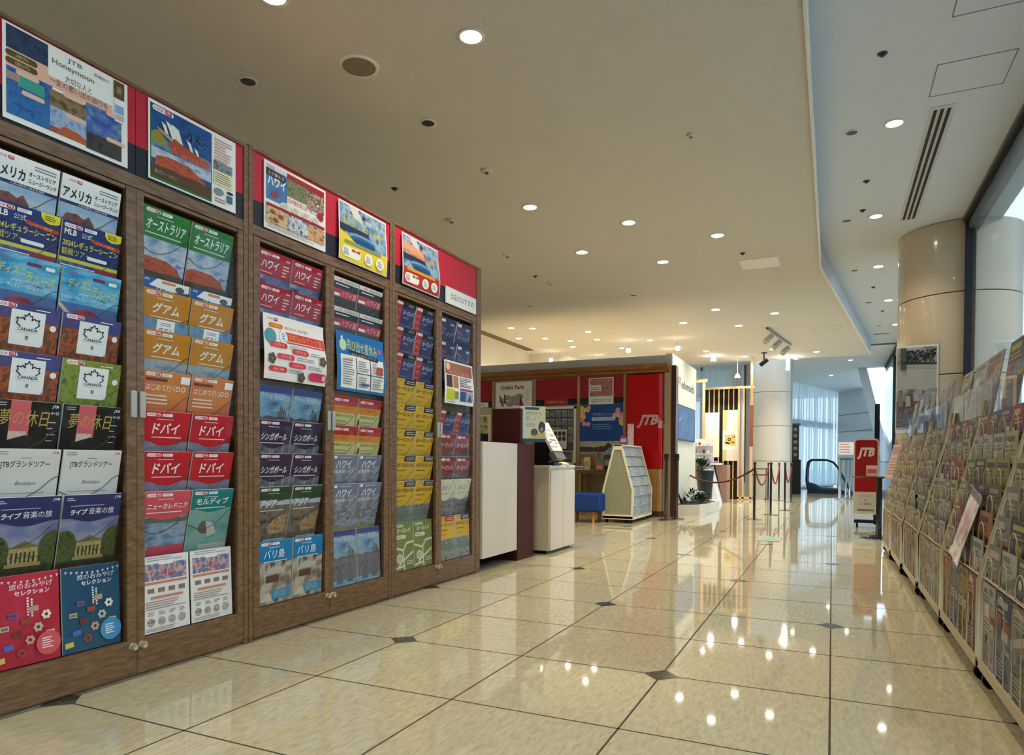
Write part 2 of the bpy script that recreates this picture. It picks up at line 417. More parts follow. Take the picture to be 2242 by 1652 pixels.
for z, k in ((1.0, 1.), (1.95, .82), (2.55, .67)): mb.prism([(.155, 27.59, z), (.155, 27.6, z), (.16+1.53*k, 27.6-2.6*k-.01, z), (.155+1.53*k, 27.6-2.6*k-.02, z)], (0, 0, .015), joint)
struct(mb, 'wall_stone')
mb = MB()                                                        # raked end frame
mb.prism([(.60, 21.0, HC), (.82, 21.0, HC), (1.42, 21.0, .9), (1.20, 21.0, .9)], (0, .14, 0), C('c3cdd2', .5))
mb.prism([(1.20, 21.03, 1.0), (1.36, 21.03, .85), (2.1, 21.03, 2.3), (1.94, 21.03, 2.4)], (0, .14, 0), C('7e8b92', .5))
mb.box((.9, 21.0, .0), (2.4, 21.1, .85), C('aebbc2', .5))
struct(mb, 'window_4')
# hatches, slot diffusers in ceilings
mb = MB()
def hatch(x0, y0, x1, y1, z, m, w_=.006):
    for a, b in (((x0, y0), (x1, y0+w_)), ((x0, y1-w_), (x1, y1)), ((x0, y0), (x0+w_, y1)), ((x1-w_, y0), (x1, y1))):
        mb.box((*a, z-.002), (*b, z+.002), m)
hatch(.59, 5.27, 1.03, 5.71, HC, C('7d8080', .8)); hatch(.6, 4.3, 1.03, 4.75, HC, C('7d8080', .8)); hatch(-.35, 13.0, .1, 13.45, LC+.012, C('a9a7a2', .8))
struct(mb, 'trim_4')
t = thing('slot_diffuser', 'long white air slot with three black gaps in the bay ceiling', 'air vent', (.70, 7.2, HC))
mb = MB(); mb.box((.625, 5.88, HC-.004), (.785, 8.48, HC+.002), C('c9c6c2', .6)); mb.build('frame', t)
for k in range(3):
    mb = MB(); x = .647+k*.044; mb.box((x, 5.93, HC-.008), (x+.022, 8.43, HC-.004), black); mb.build('slot', t)
mb = MB(); mb.box((-5.93, 10.9, LC-.006+.012), (-5.75, 13.4, LC+.012), C('6b5c48', .7)); tag(mb.build('slot_diffuser'), 'long thin dark air slot in the warm ceiling beyond the travel desk', 'air vent')
mb = MB(); mb.box((-1.01, 8.34, LC-.012), (-.585, 8.75, LC), C('efebe4', .6)); tag(mb.build('ceiling_panel'), 'flat white square panel on the cream ceiling', 'ceiling panel')
# ------------------------------------------------------------------ ceiling lights
def lamp_mat(name, col, st):
    m = bpy.data.materials.new(name); m.use_nodes = True; b = m.node_tree.nodes['Principled BSDF']
    b.inputs['Base Color'].default_value = (1, 1, 1, 1); b.inputs['Emission Color'].default_value = (*col, 1); b.inputs['Emission Strength'].default_value = st
    return m
lamp_w = lamp_mat('lamp_glow_warm', (1, .86, .66), 26); lamp_n = lamp_mat('lamp_glow', (1, .93, .82), 24)
ring_m = C('e6e2da', .4); well = C('3a3836', .4)
def proto_down(lit, mat=None):
    a = MB(); a.lathe([(.048, -.004), (.062, -.005), (.062, 0), (.048, .0)], (0, 0, 0), ring_m, 24)
    b = MB()
    if lit: b.lathe([(.0001, -.003), (.048, -.003)], (0, 0, 0), mat, 24)
    else:
        b.lathe([(.048, -.003), (.0001, -.0028)], (0, 0, 0), well, 24)
        for k in range(-2, 3): b.box((k*.016-.002, -math.sqrt(.044**2-(k*.016)**2), -.005), (k*.016+.002, math.sqrt(.044**2-(k*.016)**2), -.003), C('77746e', .3, metal=1))
    return a.data('trim_ring'), b.data('lens')
PD = {'w': proto_down(1, lamp_w), 'n': proto_down(1, lamp_n), 'off': proto_down(0)}
def downlight(x, y, z, kind, label, watt=0, col=WARM, sc=1.25, group='round ceiling downlights'):
    o = thing('ceiling_downlight', label, 'ceiling light', (x, y, z), group)
    for nm, me in zip(('trim_ring', 'lens'), PD[kind]):
        p = bpy.data.objects.new(nm, me); COL.objects.link(p); p.parent = o; p.scale = (sc, sc, 1)
    if watt:
        L = bpy.data.lights.new('lamp', 'SPOT'); L.energy = watt; L.color = col; L.spot_size = R(118); L.spot_blend = .8; L.shadow_soft_size = .045
        q = bpy.data.objects.new('lamp', L); COL.objects.link(q); q.location = (0, 0, -.03); q.parent = o
main = [(-2.6, 2.67), (-1.842, 3.373), (-2.56, 5.842), (-1.84, 6.608), (-1.104, 7.351), (-2.573, 7.328), (-1.829, 8.059)]
names = ['lit downlight above the second glass cabinet, cut by the top picture edge', 'large bright downlight nearest the camera over the aisle', 'lit downlight first from left in the middle ceiling group of five',
 'lit downlight in the centre of the middle ceiling group', 'lit downlight rightmost of the middle ceiling group', 'lit downlight lower left of the middle ceiling group', 'lit downlight lowest of the middle ceiling group']
for (x, y), nm in zip(main, names): downlight(x, y, LC, 'w', nm, SPOT_W)
for k, (x, y) in enumerate([(-1.657, 10.94), (-.852, 11.57), (-2.311, 11.76), (-1.483, 12.37), (-1.144, 15.17), (-.328, 15.9), (-1.791, 15.98), (-.984, 16.55)]):
    downlight(x, y, LC+.012, 'n', 'lit downlight in the pale far ceiling, %s from the camera over the aisle' % ORD[k], SPOT_W*1.15, NEUT, 1.25)
for k, (x, y) in enumerate([(-5.176, 11.01), (-4.843, 11.2), (-5.48, 12.01), (-5.012, 12.21), (-4.034, 11.87), (-3.226, 13.18), (-4.656, 12.63), (-4.135, 12.69), (-4.853, 13.3), (-3.981, 13.86)]):
    downlight(x, y, LC+.012, 'w', 'lit warm downlight beyond the travel desk wall, %s by distance' % ORD[k], SPOT_W*1.1, WARM, 1.1)
bulb = lamp_mat('bulb_glow', (1, .93, .8), 12)
for k, (x, y) in enumerate([(-2.674, 13.1), (-3.077, 14.3), (-5.497, 14.8), (-4.734, 14.54), (-5.45, 13.6), (-4.1, 15.2), (-3.6, 13.0)]):  # ceiling downlights with glare, their hanging bulb shape is made up
    o = thing('hanging_lamp', 'glaring downlight shaped as a hanging bulb behind the travel desk wall, %s by distance' % ORD[k], 'pendant lamp', (x, y, 2.98), 'bare bulbs beyond the travel desk wall')
    a = MB(); a.sph((x, y, 2.98), .045, bulb, 12, 8); a.build('bulb', o)
    a = MB(); a.cyl((x, y, 3.02), (x, y, LC+.012), .006, ring_m, 6); a.build('stem', o)
for k, (x, y) in enumerate([(.399, 6.037), (.386, 8.208), (.52, 10.3), (.779, 12.487), (1.05, 14.7), (.35, 3.9), (.35, 1.8)]):
    downlight(x, y, HC, 'n', 'lit downlight in the grey bay ceiling, %s' % (ORD[k]+' from the camera' if k < 5 else ORD[k-5]+' of those beyond the top edge'), SPOT_W*.5, WARM, 1.2)
for k, (x, y) in enumerate([(.107, 6.066), (.109, 8.235), (.241, 10.39), (.503, 12.54), (.77, 14.68)]):
    downlight(x, y, HC, 'off', 'unlit dark downlight in the grey bay ceiling, %s from the camera' % ORD[k], sc=.85, group='unlit downlights')
for (x, y), nm in zip([(-3.318, 3.196), (-2.577, 4.104), (-2.564, 9.497), (-4.161, 9.548)], ['unlit downlight nearest the glass cabinets', 'unlit downlight with a louvred lens between the lit ones', 'unlit louvred downlight just before the ceiling step', 'unlit louvred downlight above the travel counter']):
    downlight(x, y, LC, 'off', nm, sc=.95, group='unlit downlights')
for k, (x, y) in enumerate([(-.064, 16.9), (-.856, 18.6), (.387, 19.3), (-.062, 22.4)]):
    downlight(x, y, 3.43, 'n', 'lit downlight in the blue-lit lobby ceiling, %s from the camera' % ORD[k], SPOT_W*.25, NEUT, 1.0)
for x, y in ((-3.6, 1.0), (-1.2, .6), (-1.84, -1.2), (-3.4, -1.4), (-.9, 3.0)):
    if (x, y) != (-.9, 3.0): downlight(x, y, LC, 'w', 'lit downlight in the ceiling behind the camera', SPOT_W*.45, group='downlights behind the camera')
o = thing('ceiling_speaker', 'large round grey ceiling speaker beside the nearest bright lamp', 'speaker', (-2.587, 3.349, LC))
a = MB(); a.lathe([(.098, -.006), (.115, -.006), (.12, 0)], (-2.587, 3.349, LC), ring_m, 40); a.build('rim', o)
a = MB(); a.lathe([(.0001, -.005), (.098, -.005)], (-2.587, 3.349, LC), C('86796a', .7), 40); a.build('grille', o)
for k, (x, y, z, r) in enumerate([(-2.555, 4.958, LC, .05), (-3.389, 5.835, LC, .06), (-3.381, 7.083, LC, .05), (-3.383, 8.386, LC, .05), (-.944, 5.015, LC, .03)]):
    o = thing('smoke_detector', 'small round ceiling sensor, %s by distance over the shop side' % ORD[k], 'smoke detector', (x, y, z), 'round ceiling sensors')
    a = MB(); a.lathe([(.0001, -.022), (r*.5, -.022), (r*.75, -.012), (r, -.01), (r, 0)], (x, y, z), C('cfc8bb', .5), 24); a.build('body', o)
    a = MB(); a.cyl((x, y, z-.03), (x, y, z-.02), r*.3, C('6a655c', .5), 12); a.build('sensor', o)
for k, (x, y, z) in enumerate([(-3.451, 4.963, LC), (-.939, 8.086, LC), (-3.437, 8.024, LC), (.257, 4.983, HC), (.254, 7.155, HC), (.252, 7.961, HC), (.517, 11.466, HC), (.743, 13.3, HC)]):
    a = MB(); a.lathe([(.0001, -.02), (.012, -.02), (.014, -.006), (.03, -.004), (.03, 0)], (x, y, z), C('3b3a38', .4), 14)
    tag(a.build('sprinkler_head'), 'tiny dark sprinkler in the %s ceiling, %s by distance' % (('cream', ORD[k]) if k < 3 else ('grey bay', ORD[k-3])), 'sprinkler', 'ceiling sprinklers')
# track spotlights
o = thing('track_light', 'white track with three angled spotlights on the far ceiling', 'track light', (-.91, 13.7, LC+.012))
a = MB(); a.box((-1.06, 12.7, LC-.02), (-1.02, 12.74, LC+.012), ring_m); a.prism([(-1.07, 12.7, LC-.025), (-1.03, 12.7, LC-.025), (-.76, 14.7, LC-.025), (-.80, 14.7, LC-.025)], (0, 0, .035), C('8d8a84', .5)); a.build('rail', o)
for t in (.08, .42, .8):
    x, y = -1.05+.27*t, 12.7+2*t; a = MB(); a.cyl((x, y, LC-.02), (x, y, LC-.12), .01, ring_m, 8)
    a.cyl((x+.03, y+.05, LC-.11), (x-.06, y-.08, LC-.23), .05, C('b5b1a8', .5), 16); a.build('spot_head', o)
for k, (x, y, h_) in enumerate([(-.92, 16.4, .30)]):
    a = MB(); a.cyl((x, y, LC), (x, y, LC-.28), .04, lamp_n, 12); tag(a.build('hanging_lamp'), 'glowing white cylinder lamp hanging before the pale column', 'pendant lamp')
a = MB(); a.cyl((-1.95, 16.1, LC), (-1.95, 16.1, 2.75), .006, ring_m, 6); a.cyl((-1.95, 16.1, 2.82), (-1.95, 16.1, 2.74), .02, lamp_n, 12, r1=.06)
tag(a.build('hanging_lamp'), 'small glowing cone lamp hanging by the lattice booth', 'pendant lamp')
a = MB(); a.cyl((-2.4, 15.6, LC), (-2.4, 15.6, LC-.1), .03, lamp_n, 12, r1=.06); tag(a.build('ceiling_lamp'), 'small bright cone lamp under the ceiling left of the black camera', 'ceiling light')
o = thing('security_camera', 'black bullet camera on the far ceiling beside a wooden post', 'security camera', (-1.35, 15.6, LC))
a = MB(); a.cyl((-1.35, 15.6, LC+.012), (-1.35, 15.6, LC), .06, black, 14); a.cyl((-1.35, 15.6, LC), (-1.35, 15.6, LC-.16), .014, black, 8); a.build('bracket', o)
a = MB(); a.cyl((-1.28, 15.55, LC-.15), (-1.42, 15.6, LC-.25), .045, black, 12); a.build('body', o)
a = MB(); a.lathe([(.0001, .075), (.035, .07), (.06, .045), (.062, 0)], (-2.5, 3.55, 2.225), black, 20)
tag(a.build('security_camera'), 'black dome camera sitting on top of the wooden cabinets', 'security camera')
# ------------------------------------------------------------------ printed covers
AW, AH = .21, .297
white, ink, red_, gold = C('f4f1ea'), C('26262a'), C('c8202c'), C('d9a92e')
def logo(a, u, v, w=.3, h=.045, box=True):
    a.pill(u, v, u+w, v+h, white); a.text('LOOK', u+.02, v+h*.2, u+w*.55, v+h*.8, red_, .02); a.rect(u+w*.6, v+.004, u+w-.02, v+h-.004, red_)
    a.text('JTB', u+w*.63, v+h*.22, u+w-.04, v+h*.78, white, .02, .2)
    if box: a.rect(u+w+.03, v+.003, u+w+.24, v+h-.003, white); a.lines(u+w+.05, v+.01, u+w+.22, v+h-.008, 3, C('8d8d8d'), 3)
def hills(a, v, h, m, seed, n=14, u0=0., u1=1.):
    rd = random.Random(seed); pts = [(u0+(u1-u0)*i/n, v+h*(.45+.55*math.sin(i*1.1+seed)*rd.random()+.2*rd.random())) for i in range(n+1)]
    a.poly([(u0, v-h)]+pts+[(u1, v-h)], m)
def wavecut(a, v, amp, m):                                       # coloured band whose lower edge sags like the printed swoosh
    a.poly([(0, 1)]+[(i/16, v-amp*math.sin(math.pi*min(1, max(0, (i/16-.15)/.7)))) for i in range(17)]+[(1, 1)], m)
def std(title, band, photo, tc='f2efe8', split=.60, tb=(.08, .72, .9, .86), lg=True, swoop=.04, sub='e8e2d8', shear=.12, extra=None, bold=.02):
    a = Art(AW, AH, .006, photo)
    if extra: extra(a)
    wavecut(a, split, swoop, C(band)); 
    if lg: logo(a, .05, .93)
    a.lines(.28, .885, .8, .905, 1, C(sub), 1)
    if title: a.text(title, *tb, C(tc), bold, shear)
    a.lines(tb[0], tb[1]-.06, .85, tb[1]-.03, 1, C(sub), 2)
    return a.data('brochure')
sky = PH('cloudy_sky', ['6f87ad', '9fb0c6', 'c8ccd0', '4d6ea8'], 12, (1, 1, 2.2))
def b_america():
    a = Art(AW, AH, .006, PH('blue_sky', ['7d9cc0', '9db6cf', 'c2ccd2'], 8, (1, 1, 2)))
    a.poly([(0, .3), (0, .5), (.08, .52), (.12, .58), (.3, .6), (.42, .56), (.5, .61), (.6, .52), (.62, .3)], PH('red_rock', ['6b3a30', '8a5346', '5b3234'], 40))
    hills(a, .42, .1, PH('scrub', ['6e6436', '857a45', '544f2d'], 50), 3, u0=.55); a.rect(0, 0, 1, .38, PH('scrub', ['6e6436', '857a45', '544f2d'], 50))
    a.rect(0, .72, 1, 1, white); a.rect(0, .685, 1, .72, C('2c2f63')); a.text('人気の都市と自然を満喫', .3, .692, .8, .713, white)
    logo(a, .08, .93, .26, .045, False); a.text('アメリカ', .03, .75, .5, .87, ink, .03); a.text('オーストラリア', .55, .825, .95, .875, ink, .02)
    a.text('ニュージーランド', .55, .755, .97, .805, ink, .02); a.lines(.62, .9, .95, .96, 2, C('8a8a88'), 2)
    return a.data('brochure')
def b_mlb():
    a = Art(AW, AH, .006, C('252f6b')); logo(a, .03, .93); a.text('MLB', .04, .85, .24, .915, white, .03); a.text('公式', .32, .85, .5, .91, white, .03)
    a.poly([(.70, 1), (.71, .95), (.76, .91), (.84, .89), (.95, .9), (1, .92), (1, 1)], C('e8d820')); a.lines(.76, .92, .97, .98, 3, ink, 3)
    a.poly([(.5, .87), (1, .84), (1, .8), (.5, .83)], C('c43a1e')); a.text('ツアー限定', .55, .815, .9, .85, C('f0c030'), .01)
    a.text('2024レギュラーシーズン', .03, .72, .97, .80, C('d9cf3c'), .025); a.text('観戦ツアー', .03, .62, .5, .70, C('d9cf3c'), .025)
    a.pill(.45, .62, .8, .66, white); a.rect(0, .55, 1, .59, C('d9cf3c')); a.rect(0, .3, 1, .55, PH('stadium', ['31407c', '59638c', '9c9870'], 30)); a.lines(.03, .4, .9, .52, 4, white, 5)
    a.rect(.6, .47, .98, .54, C('a82a35'))
    return a.data('brochure')
def b_resort():
    a = Art(AW, AH, .006, PH('lagoon', ['2b7fae', '4aa3cc', '7cc0d6', '2f6fa0'], 9, (1, 1, 3)))
    a.text('JTB', .1, .92, .25, .96, C('b04080'), .02, .2); a.pill(.5, .9, .72, .94, C('7a3050')); a.pill(.78, .89, .93, .93, white)
    a.text('ディズニー', .1, .78, .6, .88, C('d7cf6a'), .02, .1); a.text('クルーズ', .5, .72, .95, .82, C('d7cf6a'), .02, .1)
    a.text('ウォルト・ディズニー・ワールド・リゾート', .02, .64, .96, .69, white, .01); a.text('アウラニ・リゾート', .3, .70, .8, .735, white, .01)
    a.rect(0, 0, 1, .6, PH('blue_room', ['3c5288', '59709c', '43609a'], 12)); a.ell(.45, .47, .22, .08, PH('red_toy', ['8e2a34', 'b04a4a', '6a2230'], 30)); a.poly([(0, .6), (.22, .47), (.18, .44), (0, .55)], C('d9c6a0')); a.ell(.44, .44, .07, .03, white)
    return a.data('brochure')
def leaf(a, u, v, s, m):
    pts = [(0, 1), (.14, .72), (.3, .8), (.26, .42), (.46, .62), (.54, .48), (.86, .54), (.74, .28), (.88, .16), (.46, -.2), (.5, -.36), (.05, -.3)]
    for sg in (1, -1):
        P = [(u+sg*x*s, v+y*s*AW/AH*1.0) for x, y in pts]
        for p, q in zip(P, P[1:]):
            dx, dy = q[0]-p[0], q[1]-p[1]; L = math.hypot(dx, dy) or 1; nx, ny = -dy/L*.008, dx/L*.006
            a.poly([(p[0]-nx, p[1]-ny), (q[0]-nx, q[1]-ny), (q[0]+nx, q[1]+ny), (p[0]+nx, p[1]+ny)], m)
def b_canada(ph, sk):
    a = Art(AW, AH, .006, ph); a.rect(0, .9, 1, 1, sk); hills(a, .88, .05, sk, 2); logo(a, .05, .94, .3, .05, False)
    a.rect(.28, .55, .78, .93, white); leaf(a, .53, .77, .2, ink); a.rect(.36, .70, .70, .75, white); a.text('CANADA', .38, .71, .68, .745, ink, .03); a.rect(.51, .62, .55, .66, C('8a8278'))
    a.ell(.9, .78, .05, .035, white); a.lines(.62, .945, .95, .97, 1, white, 1); a.rect(0, 0, 1, .4, PH('lake', ['46558a', '6d7d9c', '38406c'], 12, (1, 1, 3)))
    return a.data('brochure')
def b_yume():
    a = Art(AW, AH, .006, C('23221f')); a.rect(.26, .3, .55, 1, C('d6606a')); a.rect(.26, .3, .52, .66, PH('blossom', ['c8a890', 'e0c8b0', 'b08878'], 60))
    a.text('夢の休日', .1, .72, .82, .90, C('c9a44c'), .02, .1); a.text('JTB', .86, .93, .96, .97, white, .02, .25); a.text('4〜10', .86, .86, .98, .9, white, .01)
    for k in range(5): a.lines(.82, .76-k*.07, .96, .79-k*.07, 1, C('b8b4ac'), k)
    a.lines(.05, .93, .2, .98, 2, C('b8b4ac'), 2); a.poly([(0, 0), (1, 0), (1, .5), (.5, .62), (0, .5)], C('2e2a26'))
    return a.data('brochure')
def b_grand():
    a = Art(AW, AH, .006, C('ddd6cc')); a.text('JTBグランドツアー', .12, .78, .85, .87, ink, .015); a.text('JTB', .86, .94, .96, .975, C('b03040'), .02, .25)
    a.lines(.05, .93, .22, .98, 2, C('8a867e'), 2); a.lines(.4, .89, .65, .91, 1, C('8a867e'), 1); a.text('Boutique', .35, .58, .65, .64, C('6d6860'), 0, .3); a.rect(.12, .50, .8, .507, C('a89878'))
    return a.data('brochure')
def b_music():
    a = Art(AW, AH, .006, PH('evening_sky', ['5c628c', '7b7f9e', '9a9aa8'], 9, (1, 1, 2)))
    hall, dk = PH('lit_hall', ['8d7a48', 'b9a468', '6b5a34'], 60), C('3c3424')
    a.rect(0, 0, 1, .3, PH('night_lawn', ['2f3826', '49452c', '1f2620'], 25)); a.rect(.3, .22, .75, .42, hall); a.poly([(.3, .42), (.52, .5), (.75, .42)], C('7d6c42')); a.rect(.26, .2, .8, .24, C('a08c58'))
    for k in range(6): a.rect(.34+k*.065, .25, .365+k*.065, .37, dk)
    a.ell(.1, .38, .2, .2, PH('tree', ['3f4a28', '59602f', '2c3420'], 60)); a.ell(.95, .4, .22, .2, PH('tree', ['3f4a28', '59602f', '2c3420'], 60)); a.lines(0, .08, 1, .14, 2, C('7a2a24'), 1)
    wavecut(a, .72, .05, C('2f3360')); a.text('ライブ', .12, .76, .4, .83, white, .03, .2); a.text('音楽の旅', .44, .76, .88, .84, white, .015); a.text('JTB', .86, .94, .97, .975, white, .02, .25)
    a.lines(.12, .86, .7, .88, 1, C('c0bcd0'), 2); a.lines(.05, .93, .2, .975, 2, C('c8c8d0'), 1)
    return a.data('brochure')
def b_omiyage(c1, c2, seed):
    a = Art(AW, AH, .006, MR('print_gift'+c1, [hx(c1), hx(c2)], nscale=4, lo=.4, hi=.6, rough=.3)); rd = random.Random(seed)
    for k in range(11): u = .05+k*.09; v = .955-.03*math.sin(math.pi*k/10); a.poly([(u, v), (u+.045, v+.005), (u+.02, v-.03)], C('e8dfc0'))
    a.text('旅のおみやげ', .25, .84, .9, .905, white, .03); a.text('セレクション', .32, .77, .85, .825, white, .03)
    for k in range(7): a.rect(.50, .72-k*.03, .53, .74-k*.03, white); a.rect(.56, .70-k*.03, .59, .72-k*.03, white)
    cols = ['d9c25a', '9a4a3a', 'e8e0d0', '5a6ab0', 'c89a78', 'e0d8a8', '7a3b2c', 'c2b49a']
    for k in range(13):
        u, v = .1+.8*((k*5) % 13)/13, .1+.55*k/13; m = C(cols[k % 8]); s = .07
        if k % 3 == 0: a.poly([(u-s, v-s*.5), (u+s, v-s*.35), (u+s*.9, v+s*.5), (u-s*1.1, v+s*.35)], m)
        elif k % 3 == 1:
            for q in range(6): a.ell(u+.05*math.cos(q*1.05), v+.035*math.sin(q*1.05), .028, .02, m, 8)
        else:
            a.rect(u-s*.9, v-s*.4, u+s*.9, v+s*.4, m); a.rect(u-s*.7, v-s*.25, u+s*.7, v+s*.2, C(cols[(k+3) % 8]))
    a.ell(.8, .2, .19, .135, C('d85a60' if c1 > '9' else '4a8fb8')); a.lines(.7, .14, .9, .27, 5, white, 7)
    return a.data('brochure')
ur = PH('orange_rock', ['a8452a', 'c05a34', '8a3a28'], 30, (1, 1, 2)); seam = PH('sea', ['46618c', '6f8aa8', '9aa6ac', '3c557e'], 14, (1, 1, 3))
def ex_uluru(a):
    a.rect(0, .35, 1, 1, sky); a.poly([(0, .2), (0, .34), (.15, .38), (.6, .37), (.85, .3), (.95, .2)], ur); a.rect(0, 0, 1, .2, C('5a4a34'))
def b_guamtab(v):
    a = Art(AW, AH, .006, C('2f5f9e') if v == 0 else PH('beach', ['3c6ea8', '7a98b8', '5a7f4a'], 20))
    if v == 0: a.poly([(.15, .9), (.3, 1), (1, 1), (1, .9), (.6, .87)], white); a.pill(.4, .95, .7, .985, C('d98a3c')); a.text('グアム', .3, .83, .7, .92, white, .02, .1); a.ell(.8, .92, .1, .04, C('5a5a50')); a.text('JTB', .04, .95, .14, .98, white, .02, .2)
    else: a.rect(.3, .8, .68, 1, white); a.text('グアム', .34, .83, .66, .9, C('c0392b'), .02); a.lines(.38, .92, .6, .97, 2, C('7a8aa0'), 2)
    return a.data('brochure')
def b_first():
    a = Art(AW, AH, .006, MR('print_orange_fade', [hx('d9604e'), hx('d98a3a')], nscale=3, lo=.4, hi=.6, rough=.3)); logo(a, .04, .93); a.pill(.04, .865, .5, .905, C('7a4030')); a.text('はじめて行く', .06, .74, .68, .83, white, .02)
    for u in (.74, .86): a.ell(u, .785, .05, .035, white); a.ell(u, .785, .035, .024, C('d9804a'))
    a.rect(.78, .86, .98, .96, white); a.lines(.06, .55, .6, .7, 3, C('f0d0c0'), 5); a.rect(0, 0, 1, .46, PH('night_city', ['3f4450', '6a6a70', '2c3038'], 40))
    return a.data('brochure')
def b_flyer():
    a = Art(AW, AH, .004, C('efe6dc')); a.rect(.05, .68, .95, .9, PH('collage', ['b06a5a', 'd9b0a0', '5a6aa0', '9a8a70'], 40)); a.rect(.35, .88, .65, .96, white); a.text('得旅', .38, .72, .68, .82, C('c03a3a'), .04)
    a.rect(.05, .63, .95, .665, C('d08a6a')); a.lines(.1, .93, .9, .99, 2, C('9aa0b0'), 1)
    for k in range(4): a.rect(.1+k*.22, .52, .24+k*.22, .58, C('8a7a6a')); a.ell(.16+k*.22, .14, .08, .055, PH('dish', ['8a7a6a', 'c0b8ac', '5a524a'], 60)); a.lines(.1+k*.22, .22, .24+k*.22, .28, 3, C('8a8680'), k)
    a.pill(.15, .44, .85, .475, C('d08a6a')); a.lines(.05, .3, .95, .42, 4, C('b08a80'), 9); a.lines(.05, .02, .95, .07, 2, C('a09a90'), 4)
    return a.data('brochure')
def ex_hawaii(a): a.rect(0, .3, 1, .62, PH('dusk_sky', ['4a5a86', '6d7aa0', '8a8fa8'], 9, (1, 1, 2))); hills(a, .45, .07, C('3a2a30'), 5)
def b_hawaii():
    a = Art(AW, AH, .006, PH('dusk_sky', ['4a5a86', '6d7aa0', '8a8fa8'], 9, (1, 1, 2))); a.ell(.1, .6, .12, .06, C('98a0b8')); a.rect(.04, .48, .3, .56, PH('towers', ['4a4a5a', '6a6a70'], 80)); hills(a, .46, .06, C('3f2228'), 5, u0=.5)
    a.rect(0, .62, 1, 1, C('b01824')); logo(a, .05, .92); a.text('ハワイ', .1, .73, .6, .86, white, .02, .1); a.lines(.74, .66, .93, .86, 4, C('e8c8c0'), 2); a.text('2024', .8, .91, .93, .94, white)
    a.lines(.1, .65, .6, .69, 1, C('e0b0b0'), 3)
    return a.data('brochure')
def b_hawaii_isle():
    a = Art(AW, AH, .006, PH('dark_town', ['3a383a', '5a5450', '2a2a2e', '6b6660'], 50)); a.rect(0, .92, 1, 1, C('d8d2c8')); logo(a, .04, .94, .3, .04, False); a.lines(.42, .935, .95, .985, 2, C('9a968e'), 2)
    a.rect(0, .8, 1, .92, C('1f1c1e')); a.lines(.1, .86, .9, .9, 1, white, 1); a.rect(0, .66, 1, .81, C('b8283a')); a.pill(.03, .68, .32, .73, white); a.text('ハワイ島', .34, .675, .95, .79, C('f0c8c8'), .03, .25)
    return a.data('brochure')
def b_prime():
    a = Art(AW, AH, .006, MR('print_coast', [hx('4a5f8a'), hx('6a98b8'), hx('8ab0bc'), hx('3a5a8c')], nscale=7, scale=(1, 1, 3), lo=.3, hi=.7, rough=.3)); a.rect(0, .9, 1, 1, C('3c4a86')); a.text('Prime Resorts', .08, .80, .95, .90, C('c8ccd8'), .005)
    hills(a, .5, .05, C('6a6660'), 8); a.rect(0, .1, 1, .48, PH('rocks', ['585c66', '74767c', '4a5058'], 25))
    for k in range(5): a.rect(.66+k*.055, .5, .695+k*.055, .62+.03*((k*3) % 4), C('5d5a52'))
    for u in (.3, .72): a.poly([(u-.12, .05), (u-.08, .3), (u, .36), (u+.1, .28), (u+.12, .05)], C('5d636c')); 
    return a.data('brochure')
def ex_sg(a):
    a.rect(0, 0, 1, .7, PH('city_haze', ['5c5c60', '7e7e80', '46464c'], 14))
    for u, h in ((.2, .1), (.42, .2), (.5, .16), (.8, .18)): a.rect(u, .38, u+.06, .4+h, C('9a9a98'))
def ex_asia(a):
    a.rect(0, 0, 1, .7, PH('temple_wood', ['5a5244', '7c7466', '443c34'], 20)); a.poly([(.4, .35), (.6, .48), (1, .55), (.95, .25), (.5, .2)], PH('roof_gold', ['9a7850', 'b89468', '7a5a3c'], 40)); a.rect(.35, .0, 1, .14, C('b8b2a0')); a.ell(.15, .08, .16, .07, C('7a5a40')); a.lines(.4, .02, .95, .12, 4, C('8a8478'), 3)
def ex_bali(a):
    a.rect(0, 0, 1, .7, PH('villa', ['5a5048', '8a7c6c', 'c0b4a0', '3c3430'], 14)); a.ell(.5, .52, .3, .05, C('b8b4a8')); a.rect(.2, .34, .6, .45, C('5a3028')); a.poly([(0, .05), (.3, .2), (.4, .05)], C('c8c0a8')); a.rect(.4, .06, .98, .22, C('3a86a8')); a.lines(.45, .09, .93, .2, 4, C('7ab0c8'), 3)
def b_redyellow():
    a = Art(AW, AH, .006, C('d9cf86')); a.rect(0, .82, 1, 1, C('b82a20')); a.rect(0, .70, 1, .83, C('e09028')); logo(a, .06, .91); a.lines(.7, .92, .95, .97, 2, C('6a4a8a'), 1)
    a.text('おとく旅プラン', .06, .75, .9, .81, C('c8401c'), .02); a.text('早期予約がお得', .12, .62, .8, .68, C('6a8a2a'), .01); a.lines(.2, .4, .85, .58, 3, C('b0a070'), 4); a.ell(.1, .55, .04, .06, C('8a4a30')); a.rect(.84, .36, .95, .42, C('5a5038'))
    return a.data('brochure')
def b_greyhawaii():
    a = Art(AW, AH, .006, PH('misty_coast', ['7d8496', '9aa0aa', '6a7080', 'aeb0ae'], 10, (1, 1, 2))); a.rect(0, .78, 1, 1, C('767d98')); a.pill(.04, .93, .16, .98, white); a.lines(.28, .94, .95, .97, 1, C('c8ccd8'), 1)
    a.text('ハワイ', .15, .76, .75, .90, white, .025, .15); a.text('全島展望マップ', .06, .66, .9, .72, white, .02); a.ell(.12, .42, .12, .1, C('7d8070')); a.poly([(.68, .36), (.9, .38), (.8, .3)], C('5c6470')); hills(a, .14, .08, C('a8a070'), 4); a.rect(0, 0, 1, .07, C('3a3a40'))
    return a.data('brochure')
